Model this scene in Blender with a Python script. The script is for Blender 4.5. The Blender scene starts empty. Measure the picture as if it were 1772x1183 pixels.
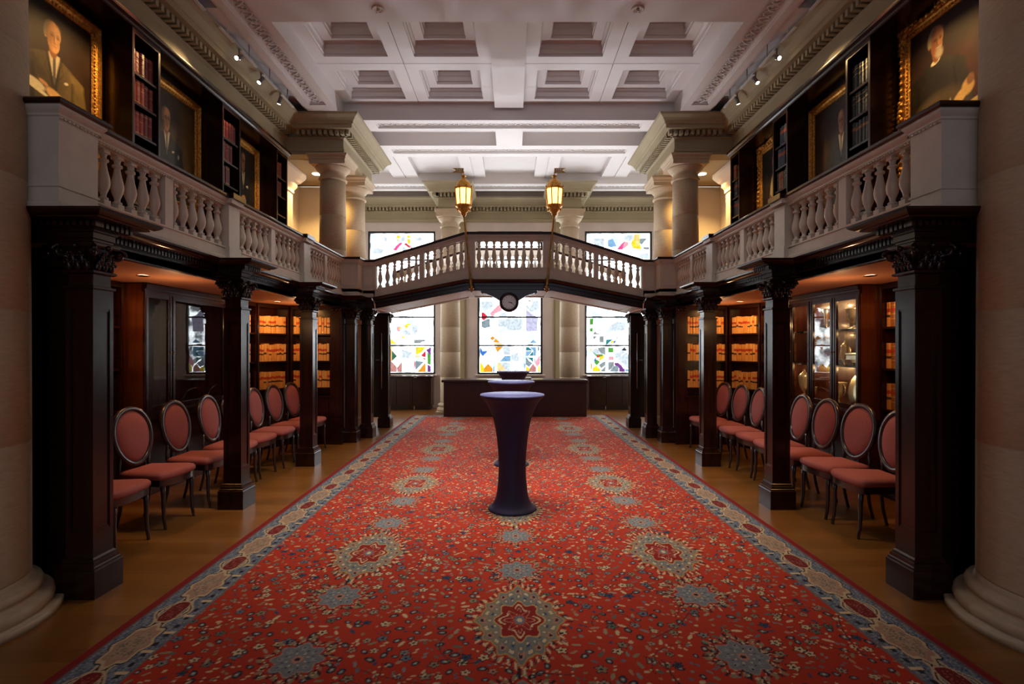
import bpy, bmesh, math, random
import numpy as np
from mathutils import Vector, Matrix

random.seed(7)
rng = np.random.default_rng(11)
SC = bpy.context.scene
COL = SC.collection
H = 1.56                      # eye height; z' below means height above the eye
PI = math.pi

# ------------------------------------------------------------------ camera
cam_d = bpy.data.cameras.new('camera')
cam_d.sensor_width = 36.0
cam_d.lens = 925 / 1772 * 36
cam_d.shift_x = 0.0
cam_d.shift_y = 8.5 / 1772
cam_d.clip_start = 0.05
cam = bpy.data.objects.new('camera', cam_d)
COL.objects.link(cam)
cam.location = (0.05, 0, H)
cam.rotation_euler = (PI / 2, 0, 0)
SC.camera = cam

# ------------------------------------------------------------------ view, world, large lights
SC.view_settings.view_transform = 'Standard'
SC.view_settings.look = 'None'
SC.view_settings.gamma = 1
SC.view_settings.use_curve_mapping = False
SC.view_settings.exposure = 0.6
SC.cycles.max_bounces = 7
SC.cycles.diffuse_bounces = 4
SC.cycles.glossy_bounces = 4
SC.cycles.transmission_bounces = 6
SC.cycles.transparent_max_bounces = 8
SC.cycles.caustics_reflective = False
SC.cycles.caustics_refractive = False
SC.cycles.sample_clamp_indirect = 4.0

W = bpy.data.worlds.new('world')
SC.world = W
W.use_nodes = True
W.node_tree.nodes['Background'].inputs[0].default_value = (0.55, 0.62, 0.8, 1)
W.node_tree.nodes['Background'].inputs[1].default_value = 0.07


def light(kind, name, loc, energy, color, rot=(0, 0, 0), size=None, size_y=None, spot=None, blend=0.5, target=None):
    d = bpy.data.lights.new(name, kind)
    d.energy = energy
    d.color = color
    if kind == 'AREA':
        d.shape = 'RECTANGLE'
        d.size = size
        d.size_y = size_y or size
    elif size is not None:
        d.shadow_soft_size = size
    if kind == 'SPOT':
        d.spot_size = spot
        d.spot_blend = blend
    o = bpy.data.objects.new(name, d)
    COL.objects.link(o)
    o.location = loc
    o.rotation_euler = rot
    if target is not None:
        v = Vector(target) - Vector(loc)
        o.rotation_euler = v.to_track_quat('-Z', 'Y').to_euler()
    return o


# daylight of the windows behind the photographer and in the side wings
light('AREA', 'window_light_behind', (0, -3.2, 3.0), 27, (0.80, 0.84, 1.0), size=5.0, size_y=3.4, target=(0, 6, 3.6))
for s in (-1, 1):
    light('AREA', 'window_light_wing', (s * 4.05, 11.9, 2.7), 26, (0.84, 0.9, 1.0), size=1.8, size_y=3.2,
          target=(0, 11.5, 3.4))

# added fill panel under the ceiling, out of view, to brighten the carpet
dl = light('AREA', 'carpet_fill_light', (0, 4.9, H + 3.70), 50, (1.0, 0.92, 0.82), size=2.6, size_y=0.9, target=(0, 6.2, 0))
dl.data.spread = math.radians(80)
# upward fill lights added over the footbridge deck, without fittings, to brighten the ceiling
for bx in (-1.6, -0.8, 0.0, 0.8, 1.6):
    light('SPOT', 'footbridge_fill_light', (bx, 9.78, H + 1.22 - 0.19 * abs(bx) ** 1.2 * 0.6), 22 + 10 * abs(bx), (0.90, 0.93, 1.0), spot=math.radians(128), blend=0.4,
          size=0.012, target=(bx, 9.6, 9))


# ------------------------------------------------------------------ mesh helpers
MATS = {}


class MB:
    def __init__(self, sx=1):
        self.v, self.f, self.m, self.s = [], [], [], []
        self.sx = sx
        self.xf = None

    def add(self, vs, fs, m=0, smooth=False):
        b = len(self.v)
        for p in vs:
            if self.xf is not None:
                p = self.xf @ Vector(p)
            self.v.append((p[0] * self.sx, p[1], p[2]))
        for f in fs:
            self.f.append([b + i for i in f])
            self.m.append(m)
            self.s.append(smooth)

    def box(self, x0, x1, y0, y1, z0, z1, m=0, bev=0.0):
        if bev > 0 and min(abs(x1 - x0), abs(y1 - y0), abs(z1 - z0)) > 2.2 * bev:
            x0, x1 = min(x0, x1), max(x0, x1)
            y0, y1 = min(y0, y1), max(y0, y1)
            z0, z1 = min(z0, z1), max(z0, z1)
            b = bev
            pts = []
            for zz, k in ((z0, b), (z0 + b, 0), (z1 - b, 0), (z1, b)):
                pts += [(x0 + k + (b if k == 0 else 0), y0 + k, zz), (x1 - k - (b if k == 0 else 0), y0 + k, zz),
                        (x1 - k, y0 + k + (b if k == 0 else 0), zz), (x1 - k, y1 - k - (b if k == 0 else 0), zz),
                        (x1 - k - (b if k == 0 else 0), y1 - k, zz), (x0 + k + (b if k == 0 else 0), y1 - k, zz),
                        (x0 + k, y1 - k - (b if k == 0 else 0), zz), (x0 + k, y0 + k + (b if k == 0 else 0), zz)]
            fs = [list(range(7, -1, -1)), [24 + i for i in range(8)]]
            for r in range(3):
                for i in range(8):
                    fs.append([r * 8 + i, r * 8 + (i + 1) % 8, r * 8 + 8 + (i + 1) % 8, r * 8 + 8 + i])
            self.add(pts, fs, m)
            return
        vs = [(x, y, z) for z in (z0, z1) for y in (y0, y1) for x in (x0, x1)]
        self.add(vs, [(0, 2, 3, 1), (4, 5, 7, 6), (0, 1, 5, 4), (2, 6, 7, 3), (0, 4, 6, 2), (1, 3, 7, 5)], m)

    def prism(self, poly, axis, a0, a1, m=0, smooth=False):
        """poly in the two other axes (in xyz order), extruded along axis from a0 to a1"""
        n = len(poly)

        def P(q, a):
            return {'x': (a, q[0], q[1]), 'y': (q[0], a, q[1]), 'z': (q[0], q[1], a)}[axis]
        vs = [P(q, a0) for q in poly] + [P(q, a1) for q in poly]
        self.add(vs, [list(range(n - 1, -1, -1)), [n + i for i in range(n)]], m)
        b = len(self.v) - 2 * n
        for i in range(n):
            self.f.append([b + i, b + (i + 1) % n, b + n + (i + 1) % n, b + n + i])
            self.m.append(m)
            self.s.append(smooth)

    def lathe(self, prof, n=24, c=(0, 0, 0), m=0, smooth=True, wob=None, square=False):
        """prof: list of (r, z)"""
        vs, fs = [], []
        for k, (r, z) in enumerate(prof):
            for i in range(n):
                a = 2 * PI * i / n + (PI / 4 if square else 0)
                rr = r * (wob(a, z) if wob else 1) * (math.sqrt(2) if square else 1)
                vs.append((c[0] + rr * math.cos(a), c[1] + rr * math.sin(a), c[2] + z))
        for k in range(len(prof) - 1):
            for i in range(n):
                j = (i + 1) % n
                fs.append([k * n + i, k * n + j, k * n + n + j, k * n + n + i])
        self.add(vs, fs, m, smooth and not square)
        caps = []
        if prof[0][0] > 1e-5:
            caps.append(list(range(n - 1, -1, -1)))
        if prof[-1][0] > 1e-5:
            caps.append([(len(prof) - 1) * n + i for i in range(n)])
        b = len(self.v) - len(vs)
        for cf in caps:
            self.f.append([b + i for i in cf])
            self.m.append(m)
            self.s.append(False)

    def tube(self, pts, r, n=8, m=0, closed=False, smooth=True):
        pts = [Vector(p) for p in pts]
        N = len(pts)
        rs = r if isinstance(r, (list, tuple)) else [r] * N
        vs, fs = [], []
        up = None
        for i in range(N):
            a = pts[(i - 1) % N] if (closed or i > 0) else pts[i]
            b = pts[(i + 1) % N] if (closed or i < N - 1) else pts[i]
            d = (b - a).normalized()
            if up is None:
                up = Vector((0, 0, 1)) if abs(d.z) < 0.9 else Vector((1, 0, 0))
            u = (up - d * up.dot(d)).normalized()
            up = u
            w = d.cross(u)
            for k in range(n):
                t = 2 * PI * k / n
                vs.append(pts[i] + (u * math.cos(t) + w * math.sin(t)) * rs[i])
        segs = N if closed else N - 1
        for i in range(segs):
            for k in range(n):
                j = (i + 1) % N
                fs.append([i * n + k, i * n + (k + 1) % n, j * n + (k + 1) % n, j * n + k])
        if not closed:
            fs.append(list(range(n - 1, -1, -1)))
            fs.append([(N - 1) * n + k for k in range(n)])
        self.add(vs, fs, m, smooth)

    def ball(self, c, r, n=10, m=0, sc=(1, 1, 1)):
        vs, fs = [], []
        K = max(4, n // 2)
        for i in range(1, K):
            t = PI * i / K
            for k in range(n):
                a = 2 * PI * k / n
                vs.append((c[0] + r * sc[0] * math.sin(t) * math.cos(a), c[1] + r * sc[1] * math.sin(t) * math.sin(a),
                           c[2] - r * sc[2] * math.cos(t)))
        vs += [(c[0], c[1], c[2] - r * sc[2]), (c[0], c[1], c[2] + r * sc[2])]
        for i in range(K - 2):
            for k in range(n):
                fs.append([i * n + k, i * n + (k + 1) % n, (i + 1) * n + (k + 1) % n, (i + 1) * n + k])
        B, T = len(vs) - 2, len(vs) - 1
        for k in range(n):
            fs.append([B, (k + 1) % n, k])
            fs.append([T, (K - 2) * n + k, (K - 2) * n + (k + 1) % n])
        self.add(vs, fs, m, True)

    def sweep(self, path, prof, side=1, m=0, closed=False, z0=0.0, zf=None):
        """prof: closed polygon of (out, z) carried along a plan path with mitred corners"""
        offs = miters(path, side, closed)
        n = len(prof)
        vs, fs = [], []
        for (p, o) in zip(path, offs):
            for (a, z) in prof:
                vs.append((p[0] + o[0] * a, p[1] + o[1] * a, z + z0 + (zf(p[0]) if zf else 0)))
        N = len(path)
        for i in range(N if closed else N - 1):
            j = (i + 1) % N
            for k in range(n):
                l = (k + 1) % n
                fs.append([i * n + k, i * n + l, j * n + l, j * n + k])
        if not closed:
            fs.append(list(range(n)))
            fs.append([(N - 1) * n + k for k in range(n - 1, -1, -1)])
        self.add(vs, fs, m)

    def dentils(self, path, side, o0, o1, z0, z1, w, gap, m=0, closed=False, zf=None):
        offs = miters(path, side, closed)
        A = [(p[0] + o[0] * o1, p[1] + o[1] * o1) for p, o in zip(path, offs)]
        N = len(A)
        for i in range(N if closed else N - 1):
            a, b = Vector(A[i]), Vector(A[(i + 1) % N])
            d = b - a
            L = d.length
            if L < w:
                continue
            d /= L
            nrm = Vector((d.y, -d.x)) * side
            cnt = max(1, int((L + gap) / (w + gap)))
            st = (L + gap) / cnt
            for k in range(1 if (i > 0 or closed) and cnt > 2 else 0, cnt):
                t0 = k * st
                t1 = t0 + st - gap
                p0, p1 = a + d * t0, a + d * t1
                q0, q1 = p0 - nrm * (o1 - o0), p1 - nrm * (o1 - o0)
                za, zb = (zf(p0.x), zf(p1.x)) if zf else (0, 0)
                vs = [(p0.x, p0.y, z0 + za), (p1.x, p1.y, z0 + zb), (q1.x, q1.y, z0 + zb), (q0.x, q0.y, z0 + za),
                      (p0.x, p0.y, z1 + za), (p1.x, p1.y, z1 + zb), (q1.x, q1.y, z1 + zb), (q0.x, q0.y, z1 + za)]
                self.add(vs, [(3, 2, 1, 0), (4, 5, 6, 7), (0, 1, 5, 4), (1, 2, 6, 5), (2, 3, 7, 6), (3, 0, 4, 7)], m)

    def mesh(self, name, mats):
        me = bpy.data.meshes.new(name)
        me.from_pydata([tuple(p) for p in self.v], [], self.f)
        me.polygons.foreach_set('material_index', self.m)
        me.polygons.foreach_set('use_smooth', self.s)
        bm = bmesh.new()
        bm.from_mesh(me)
        bmesh.ops.recalc_face_normals(bm, faces=bm.faces)
        bm.to_mesh(me)
        bm.free()
        for x in (mats if isinstance(mats, (list, tuple)) else [mats]):
            me.materials.append(x)
        me.update()
        return me

    def build(self, name, mats, parent=None, loc=None):
        return link(name, self.mesh(name, mats), parent, loc)


def link(name, me, parent=None, loc=None):
    o = bpy.data.objects.new(name, me)
    COL.objects.link(o)
    if parent is not None:
        o.parent = parent
    if loc is not None:
        o.location = loc
    return o


def miters(path, side, closed):
    N = len(path)
    segn = []
    for i in range(N if closed else N - 1):
        a, b = path[i], path[(i + 1) % N]
        dx, dy = b[0] - a[0], b[1] - a[1]
        L = math.hypot(dx, dy)
        segn.append((side * dy / L, -side * dx / L))
    out = []
    for i in range(N):
        if closed:
            n1, n2 = segn[i - 1], segn[i]
        else:
            n1, n2 = segn[max(0, i - 1)], segn[min(i, N - 2)]
        k = 1 + n1[0] * n2[0] + n1[1] * n2[1]
        k = max(k, 0.15)
        out.append(((n1[0] + n2[0]) / k, (n1[1] + n2[1]) / k))
    return out


def tag(o, label, cat, group=None, kind=None):
    o['label'] = label
    o['category'] = cat
    if group:
        o['group'] = group
    if kind:
        o['kind'] = kind
    return o


def thing(name, loc, label, cat, group=None, rz=0.0, kind=None):
    o = bpy.data.objects.new(name, None)
    o.empty_display_size = 0.1
    COL.objects.link(o)
    o.location = loc
    o.rotation_euler = (0, 0, rz)
    return tag(o, label, cat, group, kind)


def copy_tree(o, parent=None):
    c = o.copy()
    COL.objects.link(c)
    if parent is not None:
        c.parent = parent
    for ch in list(o.children):
        copy_tree(ch, c)
    return c


ORD = ['first', 'second', 'third', 'fourth', 'fifth', 'sixth', 'seventh', 'eighth', 'ninth', 'tenth', 'eleventh',
       'twelfth', 'thirteenth', 'fourteenth', 'fifteenth', 'sixteenth', 'seventeenth', 'eighteenth', 'nineteenth',
       'twentieth', 'twenty-first', 'twenty-second', 'twenty-third']

# ------------------------------------------------------------------ materials


def mat(name, col, rough=0.5, metal=0.0, col2=None, scale=5.0, stretch=(1, 1, 1), bump=0.0, bscale=None, coat=0.0,
        emit=None, estr=0.0, spec=0.5, detail=4.0, wave=False, obj=False):
    if name in MATS:
        return MATS[name]
    m = bpy.data.materials.new(name)
    m.use_nodes = True
    nt = m.node_tree
    b = nt.nodes['Principled BSDF']
    b.inputs['Base Color'].default_value = (*col, 1)
    b.inputs['Roughness'].default_value = rough
    b.inputs['Metallic'].default_value = metal
    b.inputs['Specular IOR Level'].default_value = spec
    b.inputs['Coat Weight'].default_value = coat
    b.inputs['Coat Roughness'].default_value = 0.12
    if emit:
        b.inputs['Emission Color'].default_value = (*emit, 1)
        b.inputs['Emission Strength'].default_value = estr
    tc = nt.nodes.new('ShaderNodeTexCoord')
    mp = nt.nodes.new('ShaderNodeMapping')
    mp.inputs['Scale'].default_value = stretch
    nt.links.new(tc.outputs['Object'], mp.inputs[0])
    nz = nt.nodes.new('ShaderNodeTexNoise')
    nz.inputs['Scale'].default_value = scale
    nz.inputs['Detail'].default_value = detail
    nt.links.new(mp.outputs[0], nz.inputs['Vector'])
    if col2 is None:
        col2 = tuple(c * 0.82 for c in col)
    mx = nt.nodes.new('ShaderNodeMixRGB')
    mx.inputs[1].default_value = (*col, 1)
    mx.inputs[2].default_value = (*col2, 1)
    rp = nt.nodes.new('ShaderNodeValToRGB')
    rp.color_ramp.elements[0].position = 0.35
    rp.color_ramp.elements[1].position = 0.68
    nt.links.new(nz.outputs['Fac'], rp.inputs[0])
    nt.links.new(rp.outputs[0], mx.inputs[0])
    nt.links.new(mx.outputs[0], b.inputs['Base Color'])
    if bump > 0:
        n2 = nt.nodes.new('ShaderNodeTexNoise')
        n2.inputs['Scale'].default_value = bscale or scale * 6
        n2.inputs['Detail'].default_value = 3
        nt.links.new(mp.outputs[0], n2.inputs['Vector'])
        bp = nt.nodes.new('ShaderNodeBump')
        bp.inputs['Strength'].default_value = bump
        bp.inputs['Distance'].default_value = 0.01
        nt.links.new(n2.outputs['Fac'], bp.inputs['Height'])
        nt.links.new(bp.outputs[0], b.inputs['Normal'])
    MATS[name] = m
    return m


M_WOOD = mat('mahogany', (0.030, 0.0060, 0.0030), 0.24, col2=(0.010, 0.0026, 0.0016), scale=3, stretch=(9, 9, 0.7),
             bump=0.05, bscale=30, coat=0.12, spec=0.42)
M_WOODH = mat('mahogany_rail', (0.030, 0.0060, 0.0030), 0.24, col2=(0.010, 0.0026, 0.0016), scale=3, stretch=(6, 0.7, 6),
              coat=0.12, spec=0.42)
M_WOODR = mat('red_mahogany', (0.10, 0.020, 0.007), 0.35, col2=(0.045, 0.010, 0.004), scale=3, stretch=(9, 9, 0.5), coat=0.3)
M_DESK = mat('brown_veneer', (0.050, 0.012, 0.008), 0.4, col2=(0.028, 0.009, 0.007), scale=4, stretch=(3, 3, 0.4), coat=0.1)
M_CREAM = mat('cream_paint', (0.74, 0.66, 0.56), 0.55, col2=(0.70, 0.62, 0.52), scale=2.0)
M_BAL = mat('ivory_balustrade_paint', (0.66, 0.58, 0.48), 0.45, col2=(0.60, 0.53, 0.44), scale=9.0)
M_CEIL = mat('ceiling_paint', (0.74, 0.70, 0.69), 0.6, col2=(0.71, 0.67, 0.66), scale=1.5)
M_OLIVE = mat('olive_stone_paint', (0.40, 0.345, 0.235), 0.55, col2=(0.36, 0.31, 0.21), scale=2.0)
M_STONE = mat('limestone', (0.55, 0.43, 0.29), 0.7, col2=(0.47, 0.36, 0.235), scale=14, stretch=(1, 1, 5), bump=0.12, bscale=60)
M_PINK = mat('pale_pink_wall', (0.66, 0.55, 0.50), 0.6, scale=1.2)
M_ORANGE = mat('alcove_ceiling_paint', (0.72, 0.34, 0.19), 0.5, scale=1.5)
M_GILT = mat('gilt', (0.85, 0.45, 0.09), 0.38, 0.75, col2=(0.45, 0.19, 0.03), scale=40, bump=0.6, bscale=70)
M_BRASS = mat('brass', (0.55, 0.33, 0.10), 0.28, 0.95, col2=(0.38, 0.20, 0.06), scale=20)
M_SILVER = mat('silver_gilt', (0.95, 0.84, 0.60), 0.25, 0.7, scale=8)
M_VELVET = mat('rose_velvet', (0.42, 0.105, 0.085), 0.75, col2=(0.36, 0.085, 0.07), scale=60, bump=0.15, bscale=300)
M_CHAIR = mat('chair_dark_wood', (0.040, 0.020, 0.018), 0.28, col2=(0.022, 0.011, 0.010), scale=6, coat=0.5)
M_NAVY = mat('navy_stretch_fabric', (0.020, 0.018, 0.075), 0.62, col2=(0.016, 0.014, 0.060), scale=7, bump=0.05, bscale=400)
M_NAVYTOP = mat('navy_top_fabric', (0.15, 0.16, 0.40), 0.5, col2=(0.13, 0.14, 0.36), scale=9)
M_BLACK = mat('black_metal', (0.012, 0.012, 0.013), 0.4, scale=9)
M_WHITE = mat('white_card', (0.8, 0.78, 0.72), 0.6, scale=9)
M_YELLOW = mat('yellow_card', (0.75, 0.55, 0.08), 0.5, scale=9)
M_CHROME = mat('chrome', (0.7, 0.7, 0.72), 0.15, 1.0, scale=9)
M_LAMP = mat('lamp_glow', (1, 0.8, 0.5), 0.5, emit=(1.0, 0.72, 0.36), estr=14.0)
M_SPOTGLOW = mat('spot_glow', (1, 0.9, 0.7), 0.5, emit=(1.0, 0.86, 0.62), estr=9.0)
M_LANTERN = mat('lantern_glass', (1, 0.8, 0.3), 0.4, emit=(1.0, 0.52, 0.10), estr=4.2)


def mat_floor():
    m = bpy.data.materials.new('oak_boards')
    m.use_nodes = True
    nt = m.node_tree
    b = nt.nodes['Principled BSDF']
    tc = nt.nodes.new('ShaderNodeTexCoord')
    br = nt.nodes.new('ShaderNodeTexBrick')
    br.inputs['Scale'].default_value = 1.0
    br.inputs['Brick Width'].default_value = 1.7
    br.inputs['Row Height'].default_value = 0.115
    br.inputs['Mortar Size'].default_value = 0.0012
    br.inputs['Color1'].default_value = (0.36, 0.145, 0.028, 1)
    br.inputs['Color2'].default_value = (0.265, 0.10, 0.018, 1)
    br.inputs['Mortar'].default_value = (0.20, 0.08, 0.02, 1)
    br.offset = 0.37
    nt.links.new(tc.outputs['Object'], br.inputs['Vector'])
    mp = nt.nodes.new('ShaderNodeMapping')
    mp.inputs['Scale'].default_value = (1.2, 22, 1)
    nz = nt.nodes.new('ShaderNodeTexNoise')
    nz.inputs['Scale'].default_value = 4
    nz.inputs['Detail'].default_value = 5
    nt.links.new(tc.outputs['Object'], mp.inputs[0])
    nt.links.new(mp.outputs[0], nz.inputs['Vector'])
    mx = nt.nodes.new('ShaderNodeMixRGB')
    mx.blend_type = 'MULTIPLY'
    mx.inputs[0].default_value = 0.5
    nt.links.new(br.outputs['Color'], mx.inputs[1])
    nt.links.new(nz.outputs['Color'], mx.inputs[2])
    g = nt.nodes.new('ShaderNodeMixRGB')
    g.blend_type = 'ADD'
    g.inputs[0].default_value = 0.0
    nt.links.new(mx.outputs[0], b.inputs['Base Color'])
    b.inputs['Roughness'].default_value = 0.3
    b.inputs['Coat Weight'].default_value = 0.25
    b.inputs['Coat Roughness'].default_value = 0.15
    return m


def mat_attr(name, attr='paint', rough=0.6, bump=0.0, sheen=0.0, coat=0.0):
    m = bpy.data.materials.new(name)
    m.use_nodes = True
    nt = m.node_tree
    b = nt.nodes['Principled BSDF']
    a = nt.nodes.new('ShaderNodeAttribute')
    a.attribute_name = attr
    tc = nt.nodes.new('ShaderNodeTexCoord')
    nz = nt.nodes.new('ShaderNodeTexNoise')
    nz.inputs['Scale'].default_value = 180 if sheen else 60
    nt.links.new(tc.outputs['Object'], nz.inputs['Vector'])
    mx = nt.nodes.new('ShaderNodeMixRGB')
    mx.blend_type = 'MULTIPLY'
    mx.inputs[0].default_value = 0.35
    nt.links.new(a.outputs['Color'], mx.inputs[1])
    nt.links.new(nz.outputs['Fac'], mx.inputs[2])
    nt.links.new(mx.outputs[0], b.inputs['Base Color'])
    b.inputs['Roughness'].default_value = rough
    b.inputs['Specular IOR Level'].default_value = 0.25
    b.inputs['Coat Weight'].default_value = coat
    b.inputs['Coat Roughness'].default_value = 0.2
    if bump:
        bp = nt.nodes.new('ShaderNodeBump')
        bp.inputs['Strength'].default_value = bump
        bp.inputs['Distance'].default_value = 0.003
        nt.links.new(nz.outputs['Fac'], bp.inputs['Height'])
        nt.links.new(bp.outputs[0], b.inputs['Normal'])
    return m


def mat_glass(name='cabinet_glass'):
    m = bpy.data.materials.new(name)
    m.use_nodes = True
    nt = m.node_tree
    for n in list(nt.nodes):
        nt.nodes.remove(n)
    out = nt.nodes.new('ShaderNodeOutputMaterial')
    tr = nt.nodes.new('ShaderNodeBsdfTransparent')
    tr.inputs[0].default_value = (0.93, 0.95, 0.94, 1)
    gl = nt.nodes.new('ShaderNodeBsdfGlossy')
    gl.inputs['Roughness'].default_value = 0.015
    fr = nt.nodes.new('ShaderNodeFresnel')
    ge = nt.nodes.new('ShaderNodeNewGeometry')
    mr = nt.nodes.new('ShaderNodeMapRange')
    mr.inputs['To Min'].default_value = 1.42
    mr.inputs['To Max'].default_value = 1 / 1.42
    nt.links.new(ge.outputs['Backfacing'], mr.inputs['Value'])
    nt.links.new(mr.outputs[0], fr.inputs[0])
    tc = nt.nodes.new('ShaderNodeTexCoord')
    nz = nt.nodes.new('ShaderNodeTexNoise')
    nz.inputs['Scale'].default_value = 3.0
    bp = nt.nodes.new('ShaderNodeBump')
    bp.inputs['Strength'].default_value = 0.05
    bp.inputs['Distance'].default_value = 0.01
    nt.links.new(tc.outputs['Object'], nz.inputs['Vector'])
    nt.links.new(nz.outputs['Fac'], bp.inputs['Height'])
    nt.links.new(bp.outputs[0], gl.inputs['Normal'])
    mix = nt.nodes.new('ShaderNodeMixShader')
    nt.links.new(fr.outputs[0], mix.inputs[0])
    nt.links.new(tr.outputs[0], mix.inputs[1])
    nt.links.new(gl.outputs[0], mix.inputs[2])
    nt.links.new(mix.outputs[0], out.inputs[0])
    return m


def mat_emit(name, col, strength, col2=None, scale=5.0):
    m = bpy.data.materials.new(name)
    m.use_nodes = True
    nt = m.node_tree
    b = nt.nodes['Principled BSDF']
    b.inputs['Base Color'].default_value = (0.02, 0.02, 0.02, 1)
    b.inputs['Roughness'].default_value = 0.3
    tc = nt.nodes.new('ShaderNodeTexCoord')
    nz = nt.nodes.new('ShaderNodeTexNoise')
    nz.inputs['Scale'].default_value = scale
    nz.inputs['Detail'].default_value = 3
    nt.links.new(tc.outputs['Object'], nz.inputs['Vector'])
    rp = nt.nodes.new('ShaderNodeValToRGB')
    rp.color_ramp.elements[0].position = 0.38
    rp.color_ramp.elements[0].color = (*(col2 or tuple(c * 0.75 for c in col)), 1)
    rp.color_ramp.elements[1].position = 0.55
    rp.color_ramp.elements[1].color = (*col, 1)
    nt.links.new(nz.outputs['Fac'], rp.inputs[0])
    nt.links.new(rp.outputs[0], b.inputs['Emission Color'])
    b.inputs['Emission Strength'].default_value = strength
    return m


M_FLOOR = mat_floor()
M_GLASS = mat_glass()
# ================================================================== SETTING


def struct(o, label, cat):
    return tag(o, label, cat, kind='structure')


SIDE = {-1: 'left', 1: 'right'}

mb = MB()
mb.box(-4.4, 4.4, -5.0, 13.9, -0.1, 0)
struct(mb.build('floor', M_FLOOR), 'polished oak board floor running around the red carpet', 'floor')

# back wall with three window openings
YW = 13.7
WX = [(-2.78 - 0.863, -2.78 + 0.863), (-0.863 + 0.03, 0.863 - 0.03), (2.78 - 0.863, 2.78 + 0.863)]
WZ0, WZ1 = H - 0.70, H + 2.965
mb = MB()
xs = [-4.3] + [x for p in WX for x in p] + [4.3]
for i in range(0, len(xs), 2):
    mb.box(xs[i], xs[i + 1], YW, YW + 0.35, 0, H + 4.05)
for a, b in WX:
    mb.box(a, b, YW, YW + 0.35, 0, WZ0)
    mb.box(a, b, YW, YW + 0.35, WZ1, H + 4.05)
struct(mb.build('wall_back', M_PINK), 'pale pink end wall holding the three stained glass windows', 'wall')

for s in (-1, 1):
    mb = MB(s)
    mb.box(4.2, 4.35, 3.3, YW, 0, H + 4.05)
    mb.box(4.2, 4.35, -5, 3.3, 0, H + 4.05)
    mb.box(3.72, 4.2, 2.0, 8.85, H + 3.15, H + 4.03)         # cream band over the bookcases
    # pilaster on the wing wall
    mb.box(3.95, 4.2, 9.15, 9.75, H + 0.8, H + 3.186)
    mb.sweep([(4.2, 9.15), (3.95, 9.15), (3.95, 9.75), (4.2, 9.75)],
             [(-.02, H + 2.80), (0.02, H + 2.80), (0.02, H + 2.86), (0.06, H + 2.92), (0.06, H + 2.97), (0.10, H + 3.0),
              (0.16, H + 3.08), (0.18, H + 3.12), (0.18, H + 3.18), (-.02, H + 3.18)], side=-1)
    struct(mb.build('wall_' + SIDE[s], M_CREAM), 'cream side wall on the %s behind the gallery' % SIDE[s], 'wall')

# ---- coffered ceiling
ZC = H + 4.03
ZB = H + 3.76
mb = MB()
mb.box(-3.8, 3.8, -5, 6.34, ZC, ZC + 0.1)
mb.box(-4.3, 4.3, 8.876, YW, ZC - 0.02, ZC + 0.1)


def ring(mb, x0, x1, y0, y1, a, z):
    """flat ring of width a (inside edge) facing down at z"""
    o = [(x0, y0, z), (x1, y0, z), (x1, y1, z), (x0, y1, z)]
    i = [(x0 + a, y0 + a, z), (x1 - a, y0 + a, z), (x1 - a, y1 - a, z), (x0 + a, y1 - a, z)]
    mb.add(o + i, [(k, (k + 1) % 4, 4 + (k + 1) % 4, 4 + k) for k in range(4)])


def rect_loft(mb, steps, x0, x1, y0, y1):
    """steps: (inset, z) from the rim inwards, closed at the end"""
    vs = []
    for a, z in steps:
        vs += [(x0 + a, y0 + a, z), (x1 - a, y0 + a, z), (x1 - a, y1 - a, z), (x0 + a, y1 - a, z)]
    fs = []
    for i in range(len(steps) - 1):
        for k in range(4):
            fs.append((i * 4 + k, i * 4 + (k + 1) % 4, i * 4 + 4 + (k + 1) % 4, i * 4 + 4 + k))
    n = len(steps) * 4
    fs.append((n - 4, n - 3, n - 2, n - 1))
    mb.add(vs, fs)


ym = [6.34, 7.608, 8.876]
xm = [0.235, 1.49, 2.745]
for s in (-1, 1):
    for i in range(2):
        for j in range(2):
            a, b = sorted((s * xm[i], s * xm[i + 1]))
            g = 0.182
            rect_loft(mb, [(0, ZC + 0.02), (0.006, ZC + 0.02), (0.006, ZC), (g, ZC), (g, ZC + 0.03), (g + .014, ZC + 0.035),
                           (g + .014, ZC + 0.10), (g + .035, ZC + 0.125), (g + .035, ZC + 0.155), (g + .16, ZC + 0.16),
                           (g + .16, ZC + 0.20), (g + .175, ZC + 0.205), (g + .175, ZC + 0.27), (g + .19, ZC + 0.29),
                           (g + .19, ZC + 0.35)], a, b, ym[j], ym[j + 1])
mb.box(-3.3, 3.3, 6.3, 8.9, ZC + 0.40, ZC + 0.46)
ceil = mb.build('ceiling', M_CEIL)
struct(ceil, 'white coffered ceiling with two rows of square sunken panels', 'ceiling')


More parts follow.
